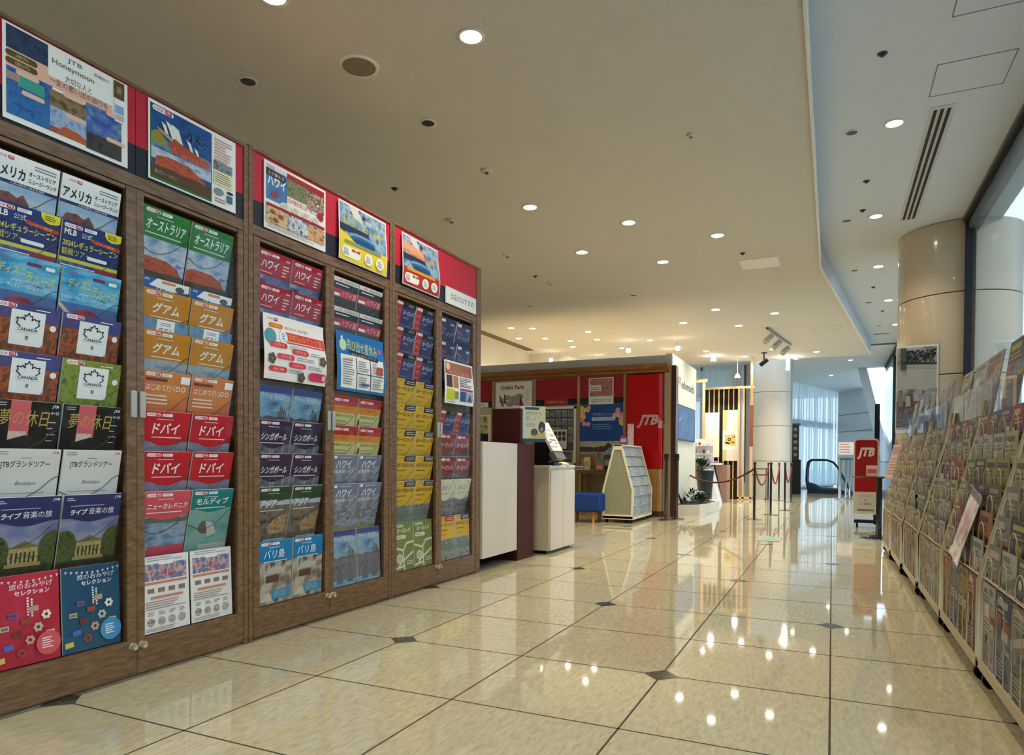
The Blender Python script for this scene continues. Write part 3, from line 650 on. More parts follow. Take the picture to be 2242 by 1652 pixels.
def b_europe():
    a = Art(AW, AH, .006, C('2b3768')); a.rect(0, 0, .32, 1, C('b02c30')); a.pill(.04, .93, .34, .98, white); a.text('LOOK', .08, .94, .3, .97, red_, .02)
    for k in range(4): a.lines(.04, .78-k*.13, .3, .84-k*.13, 2, C('d88a80'), k)
    a.rect(.32, .9, 1, 1, C('15182c')); a.lines(.6, .92, .9, .98, 2, C('a8a880'), 2); a.text('ヨーロッパ', .38, .74, .94, .84, C('c8d0e0'), .02, .15); a.lines(.42, .66, .8, .71, 1, C('8a98c0'), 3); a.rect(.34, .05, 1, .55, PH('night_blue', ['34437a', '4a5a8c', '2a3462'], 12))
    return a.data('brochure')
def b_navy():
    a = Art(AW, AH, .006, C('2a2d56')); a.pill(.05, .9, .3, .96, white); a.text('LOOK', .09, .915, .26, .945, red_, .02); a.pill(.62, .86, .85, .9, C('a8a8c0')); a.poly([(.05, .82), (.4, .76), (.4, .71), (.05, .77)], C('b0404c')); a.text('ヨーロッパ', .15, .6, .9, .71, C('9aa2c0'), .01, .25); a.rect(0, .1, .95, .5, PH('palace', ['3c4468', '5a6488', '6d86b0'], 30))
    return a.data('brochure')
def b_yellow(tab, ttl='ヨーロッパ'):
    a = Art(AW, AH, .006, C('dcae2c')); a.rect(.42, .88, 1, 1, C(tab)); a.lines(.52, .9, .95, .98, 2, C('c8c4b0'), 2); a.text('JTB', .12, .93, .34, .975, C('9a6420'), .02, .2); a.text(ttl, .05, .76, .95, .85, C('4a3a14'), .03, .1); a.lines(.12, .66, .8, .72, 1, C('8a6a1c'), 3); a.lines(.12, .56, .7, .6, 1, C('a8842a'), 3)
    a.rect(0, 0, 1, .48, PH('meadow', ['5f6a5a', '7c8878', '8a9a9c', '4c5a3c'], 20)); a.poly([(.02, .25), (.3, .44), (.5, .36), (.7, .46), (1, .3), (1, .2)], C('6a7a70'))
    return a.data('brochure')
def b_darkred():
    a = Art(AW, AH, .006, PH('dim_castle', ['5a5258', '766e74', '403a40'], 20)); wavecut(a, .6, .06, C('8a2630')); a.pill(.06, .9, .32, .96, white); a.text('LOOK', .1, .915, .28, .945, red_, .02); a.pill(.36, .9, .6, .96, C('d8b8b8')); a.text('ヨーロッパ', .1, .68, .85, .8, C('e0c8c4'), .02, .1)
    return a.data('brochure')
def b_whiteeu():
    a = Art(AW, AH, .006, PH('grey_hills', ['6a6c72', '85878c', '54565e'], 12, (1, 1, 2))); wavecut(a, .55, .05, C('d9d6c0')); a.text('旅なび', .15, .74, .75, .86, C('5a5a50'), .03, .15); a.lines(.15, .64, .7, .7, 2, C('9a9a8c'), 2); a.lines(.1, .94, .3, .98, 1, C('8a8a80'), 1); a.lines(.7, .93, .95, .98, 2, C('8a8a80'), 1)
    return a.data('brochure')
def b_green():
    a = Art(AW, AH, .006, C('76843f')); a.pill(.05, .9, .5, .96, C('b8c0a0')); a.text('ヨーロッパ', .15, .78, .85, .88, C('dfe0c0'), .03, .1); a.pill(.05, .66, .6, .74, C('dcdcc8')); a.lines(.1, .68, .55, .72, 1, C('8a8a9c'), 1)
    for p, q in (((.0, .50), (.45, .42)), ((.45, .42), (.62, .56)), ((.62, .56), (1, .58)), ((.45, .42), (.5, 0)), ((.5, .22), (.95, .36)), ((.5, .25), (.2, .1)), ((0, .06), (.5, .1))):
        dx, dy = q[0]-p[0], q[1]-p[1]; L = math.hypot(dx, dy); nx, ny = -dy/L*.03, dx/L*.022
        a.poly([(p[0]-nx, p[1]-ny), (q[0]-nx, q[1]-ny), (q[0]+nx, q[1]+ny), (p[0]+nx, p[1]+ny)], C('d9d6c4'))
    a.ell(.26, .26, .16, .1, C('d9d6c4')); a.ell(.26, .26, .12, .07, C('b8b8a0')); a.lines(.6, .1, .95, .2, 2, C('d9d6c4'), 2)
    return a.data('brochure')
BR = {
 'america': (b_america, 'white-topped America and Oceania brochure'), 'mlb': (b_mlb, 'navy baseball tour brochure with yellow lettering'), 'resort': (b_resort, 'bright blue cruise resort brochure'),
 'canada': (lambda: b_canada(PH('autumn', ['8a3f24', 'b05a2c', '6b3326', '8a6a34'], 40), C('4a4a80')), 'autumn red Canada brochure'), 'canadag': (lambda: b_canada(PH('spring', ['6a7a2c', '8f9a3a', '3f5a34'], 40), PH('spring', ['6a7a2c', '8f9a3a', '3f5a34'], 40)), 'green Canada brochure'),
 'yume': (b_yume, 'black and pink holiday brochure with gold title'), 'grand': (b_grand, 'plain pale grand tour brochure'), 'music': (b_music, 'navy music tour brochure with lit hall'),
 'omired': (lambda: b_omiyage('b01c34', 'd03048', 1), 'red souvenir catalogue'), 'omiblue': (lambda: b_omiyage('1e5a70', '20486a', 2), 'dark blue souvenir catalogue'),
 'aus': (lambda: std('オーストラリア', '2f7a2c', sky, split=.62, swoop=.0, extra=ex_uluru), 'green Australia brochure'),
 'guam': (lambda: std('グアム', 'c8821c', PH('calm_sea', ['8a9a9c', 'a8b0b0', '6a7a80'], 12, (1, 1, 3)), split=.62, swoop=0, tb=(.2, .7, .78, .84)), 'orange Guam brochure'),
 'guamtab': (lambda: b_guamtab(0), 'blue and white Guam leaflet peeking out behind'), 'guamtab2': (lambda: b_guamtab(1), 'beach photo Guam leaflet peeking out behind'),
 'first': (b_first, 'pink and orange first-timer brochure'), 'dubai': (lambda: std('ドバイ', 'c81e2c', PH('sand', ['6d6a7c', '8c8898', '7a6a70'], 12, (1, 1, 3)), split=.6, swoop=.06, tb=(.2, .7, .76, .85)), 'bright red Dubai brochure'),
 'newcal': (lambda: std('ニューカレドニア', 'd8505c', seam, split=.66, swoop=.05, tb=(.08, .76, .94, .84), extra=lambda a: (hills(a, .62, .05, C('5d6a50'), 4), a.rect(.2, .05, 1, .25, C('c84c56')))), 'pink New Caledonia brochure'),
 'mald': (lambda: std('モルディブ', '127c78', PH('teal_sea', ['5a8a84', '7aa49a', '8aa090'], 12), split=.72, swoop=.05, tb=(.1, .78, .88, .88), extra=lambda a: (a.ell(.4, .45, .16, .1, C('6a5a4c')), a.poly([(.4, .55), (.6, .5), (.7, .35), (.5, .3)], C('c0b8a8')), a.rect(.3, 0, 1, .2, C('b8b8a8')))), 'teal Maldives brochure'),
 'flyer': (b_flyer, 'white bargain tour flyer'), 'hawaii': (b_hawaii, 'red Hawaii brochure'), 'isle': (b_hawaii_isle, 'dark Hawaii island brochure with white top strip'),
 'prime': (b_prime, 'blue coastal resorts brochure'), 'sg': (lambda: std('シンガポール', '3c2a48', sky, split=.62, swoop=.08, extra=ex_sg, tb=(.1, .68, .88, .8)), 'dark purple Singapore brochure'),
 'asia': (lambda: std('アジア', '26482c', sky, split=.78, swoop=.02, extra=ex_asia, tb=(.08, .66, .55, .80)), 'dark green Asia brochure'), 'bali': (lambda: std('バリ島', '0f78a8', sky, split=.66, swoop=0, extra=ex_bali, tb=(.12, .72, .75, .86)), 'blue Bali brochure'),
 'ry': (b_redyellow, 'red and yellow bargain brochure'), 'gh': (b_greyhawaii, 'grey-blue Hawaii map brochure'), 'eu': (b_europe, 'red and navy Europe brochure'), 'navy': (b_navy, 'navy Europe brochure'),
 'yel': (lambda: b_yellow('1f2440'), 'yellow Europe brochure with dark tab'), 'yel2': (lambda: b_yellow('1f2440', '4都市周遊の旅'), 'yellow city tour brochure with dark tab'), 'yelr': (lambda: b_yellow('b02c30'), 'yellow Europe brochure with red tab'), 'dred': (b_darkred, 'wine red Europe brochure'), 'weu': (b_whiteeu, 'white and grey tour brochure'), 'green': (b_green, 'olive green route map brochure')}
BM = {}
def bro(k):
    if k not in BM: BM[k] = BR[k][0]()
    return BM[k]
# ------------------------------------------------------------------ cabinets of brochures on the left
XF = -2.365
UN = [(1.195, 2.28), (2.28, 3.383), (3.383, 4.511)]
DO = [(1.247, 1.697, 1.215, 1.736), (1.769, 2.22, 1.738, 2.25), (2.348, 2.795, 2.31, 2.829), (2.861, 3.305, 2.831, 3.352), (3.436, 3.882, 3.412, 3.914), (3.952, 4.39, 3.916, 4.432)]
redp, navyp = C('c02238', .45), C('20242e', .45)
zt = [1.79-.1565*k for k in range(8)]+[.432]
plans = [
 [('america',)*2, ('mlb',)*2, ('resort',)*2, ('canada',)*2, ('canada', 'canadag'), ('yume',)*2, ('grand',)*2, ('music',)*2, ('omired', 'omiblue')],
 [('aus',)*2, None, ('guam',)*2, ('guam',)*2, ('first',)*2, ('dubai',)*2, ('dubai',)*2, ('newcal', 'mald'), ('flyer',)*2],
 [('hawaii',)*2, ('hawaii',)*2, None, None, ('prime',)*2, ('sg',)*2, ('sg',)*2, ('asia',)*2, ('bali',)*2],
 [('isle',)*2, ('isle',)*2, None, None, ('ry',)*2, ('ry',)*2, ('gh',)*2, ('gh',)*2, ('prime',)*2],
 [('eu',)*2, ('eu',)*2, ('eu',)*2, ('yel',)*2, ('yel',)*2, ('yel',)*2, ('yel2',)*2, ('yel2',)*2, ('green',)*2],
 [('navy',)*2, ('navy',)*2, None, None, ('eu',)*2, ('dred',)*2, ('dred',)*2, ('weu',)*2, ('yelr', 'yel2')]]
cablab = ['nearest brown wooden cabinet with two glass doors of brochures', 'middle brown wooden cabinet with two glass doors of brochures', 'farthest brown wooden brochure cabinet, ending at the white counter']
dord = ['first', 'second', 'third', 'fourth', 'fifth', 'sixth']
TILT = 12.4
for u, (y0, y1) in enumerate(UN):
    t = thing('brochure_cabinet', cablab[u], 'cabinet', (-2.55, (y0+y1)/2, 0), 'brown brochure cabinets')
    ZT = 2.212+.012*u
    a = MB()
    xb = -2.74
    a.box((xb, y0+.0015, 0), (XF, y0+.026, ZT), woodv); a.box((xb, y1-.026 if u < 2 else y1-.07, 0), (XF, y1-.0015, ZT), woodv)
    a.box((xb, y0+.02, ZT-.014), (XF+.002, y1-.02, ZT), wood); a.box((xb, y0+.02, 1.832), (XF-.002, y1-.02, 1.878), wood)
    a.box((xb, y0+.02, .0), (XF-.02, y1-.02, .02), wood); a.box((xb, y0+.02, 0), (xb+.02, y1-.02, ZT-.02), woodv)
    a.box((-2.475, y0+.02, .02), (-2.46, y1-.02, 1.835), wood); a.box((-2.5, (y0+y1)/2-.012, .02), (XF-.028, (y0+y1)/2+.012, 1.832), woodv)
    a.build('carcass', t)
    a = MB(); h0, h1 = y0+.028, (y1-.028 if u < 2 else y1-.072)
    for q0, q1 in ((h0, (h0+h1)/2-.001), ((h0+h1)/2+.001, h1)):
        if u: q0, q1 = (h0, h1) if q0 == h0 else (h1, h1)
        if q1 > q0: a.box((XF-.012, q0, 1.99), (XF-.004, q1, ZT-.014), redp); a.box((XF-.012, q0, 1.88), (XF-.004, q1, 1.99), navyp)
    a.build('header_panel', t)
    for dn in (2*u, 2*u+1):
        i0, i1, o0, o1 = DO[dn]
        d = MB(); d.box((XF-.02, o0, .012), (XF, i0, 1.828), woodv); d.box((XF-.02, i1, .012), (XF, o1, 1.828), woodv)
        d.box((XF-.02, i0, .012), (XF, i1, .141), wood); d.box((XF-.02, i0, 1.815), (XF-.004, i1, 1.828), wood)
        d = d.build('door', t)
        g = MB(); g.box((XF-.013, i0, .141), (XF-.010, i1, 1.815), door_glass); g.build('glass_pane', d)
        ly = o1-.016 if dn % 2 == 0 else o0+.018
        g = MB(); g.box((XF, ly-.012, .975), (XF+.012, ly+.012, 1.075), C('b8b2a4', .4, metal=.4), .003); g.build('handle', d)
        if dn != 5 and dn != 0 or True:
            g = MB(); kz, ky = .119, (o1-.018 if dn % 2 == 0 else o0+.02)
            g.cyl((XF-.002, ky, kz), (XF+.016, ky, kz), .013, C('d8cfb4', .3), 16); g.cyl((XF+.016, ky, kz), (XF+.02, ky, kz), .010, C('b8ae90', .3), 16); g.build('lock_knob', d)
        for r, row in enumerate(plans[dn]):
            if not row: continue
            # acrylic pocket rims in front of the covers
            if r < 8:
                g = MB()
                for c in (0, 1):
                    Y0 = i0+.008+c*.219; zb = zt[r]-.292; pts = []
                    for i in range(15):
                        s = i/14; v = .50-.10*math.sin(math.pi*min(1, s/.75)) if s < .75 else .50+.12*math.sin((s-.75)/.25*math.pi/2)
                        v = v+.06*s; z = zb+v*AH; pts.append((XF-.072+.063*v+.0035, Y0+s*.212, z))
                    g.tube(pts, .0013, C('5f564a', .3), 5)
                g.build('pocket_rim', t)
            for c in (0, 1):
                k = row[c]; Y0 = i0+.008+c*.219
                tilt = TILT if r < 8 else (-2.2 if dn != 2 else 1.5)
                X0 = -2.437 if r < 8 else -2.383
                zb = zt[r]-.2905 if r < 8 else .1445
                lab = '%s, %s copy, %s tier of %s cabinet door' % (BR[k][1], ('left', 'right')[c], ORD[r], dord[dn])
                put('brochure', bro(k), (X0, Y0, zb), 90, tilt, lab, 'brochure', 'brochures behind the glass cabinet doors')
                if k == 'guam':
                    kk = 'guamtab' if r == 2 else 'guamtab2'
                    put('brochure', bro(kk), (X0-.0085, Y0-.002, zb+.045), 90, tilt, '%s the %s orange one, %s tier' % (BR[kk][1], ('left', 'right')[c], ORD[r]), 'brochure', 'brochures behind the glass cabinet doors')
# ------------------------------------------------------------------ posters
def p_honey():
    a = Art(.42, .302, .0012, C('f2ece0')); navy = PH('night_forest', ['1c2c48', '30405c', '16243c'], 20)
    a.rect(.025, .74, .33, .98, navy); a.rect(.025, .55, .86, .74, C('e8b49a')); a.rect(.33, .66, .86, .98, C('f2ece0'))
    for v in (.66, .58): a.pill(.02, v, .25, v+.065, C('5c4a20')); a.text('海外' if v > .6 else '国内', .09, v+.012, .19, v+.05, C('c8b480'), .02)
    a.text('JTB', .48, .89, .6, .95, C('6a6258')); a.text('Honeymoon', .36, .79, .7, .87, C('6a6258')); a.text('新婚旅行', .7, .9, .83, .94, C('6a6258'), .02)
    a.text('大切な人と', .46, .67, .68, .745, C('7a5a48'), .01); a.text('一生の思い出の旅行を', .34, .585, .82, .655, C('7a5a48'), .01)
    P = [('sea_a', ['24407c', '3a6aa8', '1c3468'], .025, .36, .34, .55), ('town', ['6a5034', '92764c', '4a3a2c'], .34, .63, .34, .52), ('palm', ['2c4a8c', '4a6ab0', '8aa06a'], .63, .94, .24, .56), ('sea_b', ['1c4a8c', '2f6fa8', '24588c'], .025, .36, .06, .34), ('sky_b', ['6a8ab8', 'a8b8c8', '3a6ab0'], .34, .63, .12, .34), ('night_town', ['1c2028', '4a4038', '282c34'], .63, .94, .04, .24)]
    for nm, cs, u0, u1, v0, v1 in P: a.rect(u0, v0, u1, v1, PH('h_'+nm, cs, 30))
    a.rect(.1, .38, .3, .5, C('3a9a88')); a.rect(.025, .42, .12, .5, C('a88a80')); a.rect(.34, .06, .63, .12, C('9a4a34')); a.poly([(.38, .06), (.45, .17), (.58, .15), (.63, .08), (.63, .06)], C('b8562c'))
    for u, v in ((.09, .5), (.13, .31), (.44, .5), (.46, .28), (.8, .52), (.8, .22)): a.pill(u, v, u+.17, v+.05, C('e8bca4'))
    a.rect(.87, .78, .965, .98, C('5c4a20')); a.rect(.895, .84, .94, .92, C('8a7a54')); a.rect(.875, .5, .965, .77, white); a.rect(.88, .6, .96, .7, C('8aa8c8')); a.rect(.88, .52, .96, .59, C('d8b4a0'))
    return a.data('poster')
def p_aus():
    a = Art(.42, .302, .0012, C('f4efe4')); a.rect(.02, .02, .70, .96, C('3f6a34')); a.rect(.03, .06, .69, .96, PH('deep_sky', ['123a70', '1c5490', '0e2c54'], 12))
    a.rect(.03, .38, .69, .56, PH('harbour', ['4a6a90', '7a94ac', '34547c'], 20)); a.rect(.03, .28, .69, .42, sky)
    a.poly([(.03, .6), (.03, .5), (.2, .48), (.2, .55), (.1, .66)], C('9a8a34')); shell = C('ece8d4')
    for u, v, s in ((.17, .66, .12), (.24, .62, .2), (.3, .62, .19), (.44, .58, .12), (.52, .54, .1)): a.poly([(u-.3*s, v+s), (u+.1*s, v+.8*s), (u+.35*s, v-.1*s), (u+.05*s, v)], shell)
    a.poly([(.08, .7), (.25, .62), (.27, .56), (.12, .64)], C('b89a6a')); a.poly([(.22, .52), (.27, .64), (.34, .6), (.66, .52), (.66, .46), (.24, .48)], C('b84a24')); a.text('Australia', .23, .42, .66, .53, C('d8603a'), .01)
    a.poly([(.06, .2), (.08, .32), (.2, .36), (.42, .36), (.55, .28), (.64, .2), (.5, .14)], ur); a.rect(.03, .06, .69, .18, C('5c3c24')); hills(a, .19, .03, C('5c3c24'), 3, u0=.03, u1=.69)
    logo(a, .04, .88, .22, .065, False); a.text('魅力いっぱい', .06, .10, .3, .15, C('a8b890'), .01); a.text('シドニー', .38, .68, .66, .82, C('4a7aa0'), .01, 0, -.1)
    a.lines(.73, .62, .95, .94, 8, C('d8a090'), 2); a.rect(.72, .5, .95, .62, PH('rooftops', ['6a4a50', '8a9aa0', '4a5a4c'], 40)); a.rect(.72, .3, .95, .49, C('ece4b8')); a.lines(.73, .32, .94, .47, 5, C('8a8458'), 5)
    a.ell(.92, .24, .04, .02, ink); a.rect(.88, .1, .95, .2, C('3a6a84')); a.ell(.78, .2, .06, .05, C('8a8a90')); a.lines(.73, .05, .86, .12, 2, C('a89078'), 2)
    return a.data('poster')
def p_hawaii():
    a = Art(.42, .31, .0012, C('f2e8dc')); w = .35; a.rect(.03, .44, w, .9, PH('ocean', ['2c5a94', '4a80b0', '3a6a9c'], 14)); a.rect(.03, .9, w, .96, C('ddd8dc')); a.text('LOOK', .05, .9, .16, .95, C('b04070'), .02)
    a.poly([(.03, .9), (.03, .8), (.3, .78), (.34, .84), (.3, .88)], ink); a.text('スグ使える', .06, .81, .3, .865, white, .01); a.text('ハワイ', .05, .66, .33, .8, white, .035); a.pill(.1, .5, .22, .58, C('a83848'))
    a.rect(w, .84, .97, .96, C('a01e2c')); a.rect(w, .62, .68, .88, PH('plants', ['4a4a34', '8a8a64', '2c2c24'], 60)); a.rect(.68, .58, .97, .86, PH('table', ['6a4a34', 'c8a888', '2c2420', 'e0d0c0'], 40))
    a.text('1日中毎日同じ店へ使える', .36, .52, .84, .6, C('c05058'), .015)
    for k in range(4): a.ell(.32+k*.17, .44, .08, .05, C('e8dccc')); a.lines(.27+k*.17, .41, .37+k*.17, .47, 3, C('a09880'), k)
    a.ell(.9, .53, .055, .075, C('a82838')); a.rect(.03, .34, .97, .385, C('a02430')); a.rect(.03, .1, .36, .34, PH('bowls', ['6a4028', 'c89868', 'e0c8a0', '4a3020'], 35)); a.rect(.36, .1, .68, .34, PH('cafe', ['4a4a5a', '9aa8b8', 'e0e0e0', '3a2c2c'], 35)); a.rect(.68, .1, .97, .32, PH('plates', ['7a4028', 'c08858', 'd8b080', '5a1c20'], 35))
    for u, v in ((.12, .27), (.24, .24), (.16, .16)): a.ell(u, v, .06, .05, C('d0a878')); a.ell(u, v, .045, .035, C('8a5434'))
    a.lines(.04, .03, .95, .08, 2, C('b0aca0'), 3)
    return a.data('poster')
def p_book(c1, c2, tcol, ttl, bend=.006):
    a = Art(.425, .31, .0012, C('f0d4cc' if c2 > 'c' else 'f0e0d4'), bend=bend); a.rect(.02, .35, .98, .97, PH('blue_city', ['1c4a84', '3a74a8', '9ab4c0', '143460'], 10)); a.poly([(.2, .97), (.38, .97), (.5, .75), (.3, .8)], C('d0ccbc')); a.rect(.02, .5, .6, .62, C('2c3044'))
    if c1 == 'y': a.rect(.02, .02, .98, .36, C('e8cc28')); a.poly([(.02, .5), (.02, .36), (.35, .36)], C('e8cc28'))
    else: a.rect(.02, .02, .98, .36, C('b82c24')); a.poly([(.02, .86), (.55, .78), (.6, .62), (.02, .7)], C('e09a84'))
    for k in range(3): a.ell(.45+k*.02, .47-k*.035, .27-k*.02, .07-k*.01, C(['6a98b0', '2c6090', '1c4a78'][k]))
    a.text(ttl, .06, .62, .93, .74, C(tcol), .035, 0, -.02); a.text('今年の夏休みはもう決めましたか', .06, .78, .8, .84, C('d8e0d8') if c1 == 'y' else C('f0b89c'), .01)
    a.pill(.1, .3, .85, .36, C('8a9068' if c1 == 'y' else 'e09424'))
    a.pill(.05, .07, .42, .25, C('f4f0dc')); a.lines(.08, .1, .2, .22, 5, C('7a8a9a'), 3); a.rect(.24, .19, .31, .23, C('c04030')); a.rect(.33, .19, .4, .23, C('c04030'))
    for u in (.58, .82): a.ell(u, .16, .09, .1, C('f4f0dc')); a.lines(u-.05, .1, u+.06, .22, 4, C('7a90b0'), 3)
    return a.data('poster')
def p_toku():
    a = Art(.415, .30, .0012, C('f3eadc'), bend=.012); logo(a, .04, .9, .2, .06, False); a.pill(.08, .8, .3, .87, C('e07a20')); a.text('早い者勝ち', .12, .815, .26, .855, C('f0d040'), .02); a.text('得する今だけ、早めの予約', .33, .81, .7, .86, C('c83a30'), .01)
    a.ell(.1, .66, .09, .12, C('5a9aa0')); a.rect(.25, .6, .99, .77, MR('print_pink_orange', [hx('d82c50'), hx('e0442c')], nscale=3, rough=.3)); a.ell(.3, .68, .065, .1, white); a.text('早', .265, .62, .335, .74, C('3a6ab0'), .03)
    a.text('期申込みでトク旅！', .38, .65, .97, .75, C('e8a828'), .03); a.rect(.3, .615, .95, .635, C('f0b0b0'))
    for k, (u, v) in enumerate([(.08, .5), (.42, .44), (.18, .33), (.36, .22), (.06, .12)]):
        a.pill(u, v, u+.27, v+.085, MR('print_pink_orange', [hx('d82c50'), hx('e0442c')], nscale=3, rough=.3)); a.text(['ハワイ', 'グアム', 'バリ島', 'シンガポール', '台湾'][k], u+.06, v+.02, u+.22, v+.065, C('f0c8a0'), .01); a.lines(u+.3, v+.01, min(.97, u+.6), v+.075, 2, C('9aa0a8'), k)
    for u, v in ((.1, .32), (.92, .4), (.56, .08)):
        for q in range(5): a.ell(u+.035*math.cos(q*1.257), v+.05*math.sin(q*1.257), .026, .04, C('5c5448'), 8)
    a.pill(.68, .05, .98, .19, C('d03858')); a.rect(.9, .08, .96, .16, C('e8b8c0'))
    return a.data('poster')
def p_blue():
    a = Art(.42, .31, .0012, C('1f6fae'), bend=.010); a.rect(.07, .05, .96, .62, C('eee8da')); a.text('飛び出せ夏休み', .2, .70, .84, .9, C('d9d23c'), .05, 0, -.03); a.poly([(.2, .72), (.86, .66), (.84, .58), (.26, .64)], C('2c2c34')); a.text('スペシャルキャンペーン', .28, .61, .8, .67, C('c8c8c8'), .01)
    a.ell(.12, .78, .07, .1, C('c8d8a8')); a.ell(.1, .9, .02, .03, white); a.pill(.86, .76, .94, .84, C('c85a90'))
    a.rect(.37, .05, .385, .6, C('3a4a60')); a.rect(.66, .05, .675, .6, C('3a4a60')); a.rect(.37, .32, .96, .335, C('3a4a60'))
    for u, v, w_, h_ in ((.1, .1, .24, .45), (.41, .36, .22, .2), (.41, .08, .22, .2), (.7, .08, .22, .2), (.7, .36, .1, .2)): a.lines(u, v, u+w_, v+h_, max(4, int(h_*26)), C('8a8a90'), int(u*100))
    a.rect(.78, .36, .92, .5, C('b0503c')); a.text('LOOK', .13, .53, .3, .57, C('c06a50'), .02); a.rect(.45, .12, .62, .16, C('5a5a88'))
    return a.data('poster')
def p_small():
    a = Art(.40, .29, .0012, C('f3efe6'), bend=.008); a.rect(.03, .68, .97, .96, MR('print_rust', [hx('8a3424'), hx('b86a34')], nscale=3, rough=.3)); a.ell(.12, .86, .07, .09, C('e8c8a8')); a.text('ヨーロッパ夏の旅', .15, .7, .85, .78, C('d8a8a0'), .02)
    a.rect(.05, .38, .25, .66, C('5a3038')); a.rect(.28, .38, .45, .66, C('b88048')); a.lines(.5, .42, .93, .66, 6, ink, 2); a.rect(.05, .08, .32, .34, C('c8c81c')); a.rect(.33, .12, .45, .3, C('8a8a70')); a.rect(.5, .34, .95, .39, C('a8305a')); a.rect(.5, .08, .7, .32, C('28507c')); a.rect(.72, .08, .95, .32, C('9aa8c0')); a.poly([(.76, .1), (.84, .28), (.92, .1)], C('4a4e60')); a.lines(.05, .02, .5, .06, 1, C('9a968c'), 1)
    return a.data('poster')
def p_sign():
    a = Art(.43, .112, .006, C('dcdcd6')); a.rect(.03, .08, .97, .92, C('e4e4de')); a.text('当店のおすすめ', .14, .32, .9, .72, C('3a3a3e'), .03); return a.data('shop_sign')
def poster(name, me, y, z, lab, cat='poster', x=XF+.0015): return put(name, me, (x, y, z), 90, 0, lab, cat)
poster('poster', p_honey(), 1.282, 1.889, 'glossy honeymoon poster in landscape format, leftmost on the cabinet headers')
poster('poster', p_aus(), 1.786, 1.889, 'Australia poster with white shell roofs and orange rock on the cabinet header')
poster('poster', p_hawaii(), 2.370, 1.884, 'Hawaii restaurant poster with food photos on the middle cabinet header')
poster('poster', p_book('y', 'd', 'd9cc34', '海外旅行は6か月前予約'), 2.886, 1.884, 'blue and yellow early booking poster with curled corners on the cabinet header', x=XF+.008)
poster('poster', p_book('r', 'e', 'e8a020', '学生応援特別企画GO', .009), 3.467, 1.888, 'blue and red campaign poster with orange title, on the farthest cabinet header', x=XF+.011)
poster('shop_sign', p_sign(), 3.99, 1.884, 'pale grey sign with dark lettering at the far end of the cabinet header', 'sign', XF+.0065)
poster('poster', p_toku(), 2.357, 1.195, 'curled white poster with pink banner taped on the third glass door', x=XF+.014)
poster('poster', p_blue(), 2.868, 1.193, 'curled blue-bordered summer poster taped on the fourth glass door', x=XF+.012)
poster('poster', p_small(), 3.972, 1.213, 'white poster with rust header taped on the farthest glass door', x=XF+.010)
# ------------------------------------------------------------------ counters in the middle distance
maroon = C('4a1a18', .6); pale = M('pale_laminate', hx('ddd2c2'), .4); cream = M('cream_laminate', hx('cfc1a4'), .4)
t = thing('service_counter', 'service counter with white front panel and maroon end post', 'counter', (-2.7, 5.0, 0))
a = MB(); a.box((-2.375, 4.53, .092), (-2.355, 5.147, .968), pale); a.build('front_panel', t)
a = MB(); a.box((-3.0, 5.15, 0), (-2.35, 5.49, .98), maroon, .004); a.build('end_post', t)
a = MB(); a.box((-3.0, 4.53, .10), (-2.38, 5.147, .975), C('3a2422', .5)); a.box((-2.95, 4.53, 0), (-2.55, 5.147, .1), black); a.build('carcass', t)
a = MB(); a.box((-2.60, 5.17, .981), (-2.338, 5.30, 1.262), maroon, .004); tag(a.build('display_box'), 'dark maroon box standing on the white service counter', 'box')
a = MB(); a.box((-2.76, 4.9, .976), (-2.60, 5.1, 1.05), black, .004); tag(a.build('device_box'), 'low black device on the counter beside the maroon box', 'device')
a = Art(.225, .30, .012, C('d8d0a0'), edge=acrylic); a.rect(0, 0, .16, 1, C('b8c8d8')); a.rect(.18, .9, .75, .97, C('30486a')); a.text('ハワイへ', .22, .74, .85, .86, C('5a7a98'), .02); a.text('旅しよう', .22, .6, .75, .72, C('6a8aa0'), .02); a.lines(.22, .42, .7, .55, 3, C('8aa0b0'), 3)
a.ell(.85, .42, .14, .16, C('4c4448')); a.ell(.85, .36, .06, .06, C('a89088')); a.rect(.4, .12, 1, .26, C('c8b45a')); a.ell(.55, .28, .14, .1, C('5a5458')); a.rect(0, 0, 1, .1, C('2c4468'))
put('leaflet_stand', a.data('leaflet_stand'), (-2.352, 5.2, .984), 45, 0, 'clear acrylic leaflet stand with pale yellow sheet on the maroon post', 'leaflet stand')
t = thing('storage_cabinet', 'low pale two-door cabinet beside the maroon counter post', 'cabinet', (-2.55, 5.95, 0))
a = MB(); a.box((-2.85, 5.632, .03), (-2.268, 6.278, .765), cream); a.box((-2.83, 5.66, 0), (-2.30, 6.25, .03), black); a.build('carcass', t)
a = MB(); a.box((-2.86, 5.625, .765), (-2.258, 6.285, .79), M('cream_top', hx('e0d4bc'), .3), .003); a.build('worktop', t)
for y0, y1 in ((5.655, 5.955), (5.96, 6.27)):
    a = MB(); a.box((-2.268, y0, .03), (-2.255, y1, .745), pale, .002); a.build('door', t)
t = thing('sign_easel', 'white printed notice board leaning on a grey easel on the pale cabinet', 'sign', (-2.33, 5.8, .79))
a = MB(); a.prism([(-2.385, 5.655, 1.18), (-2.385, 5.90, 1.18), (-2.24, 5.90, .92), (-2.24, 5.655, .92)], (-.02, 0, -.01), C('f4f2ea', .25)); 
nb = Vector((.872, 0, .488))*.0012
def onb(u, v): return Vector((-2.24-.145*v, 5.655+.245*u, .92+.26*v))+nb
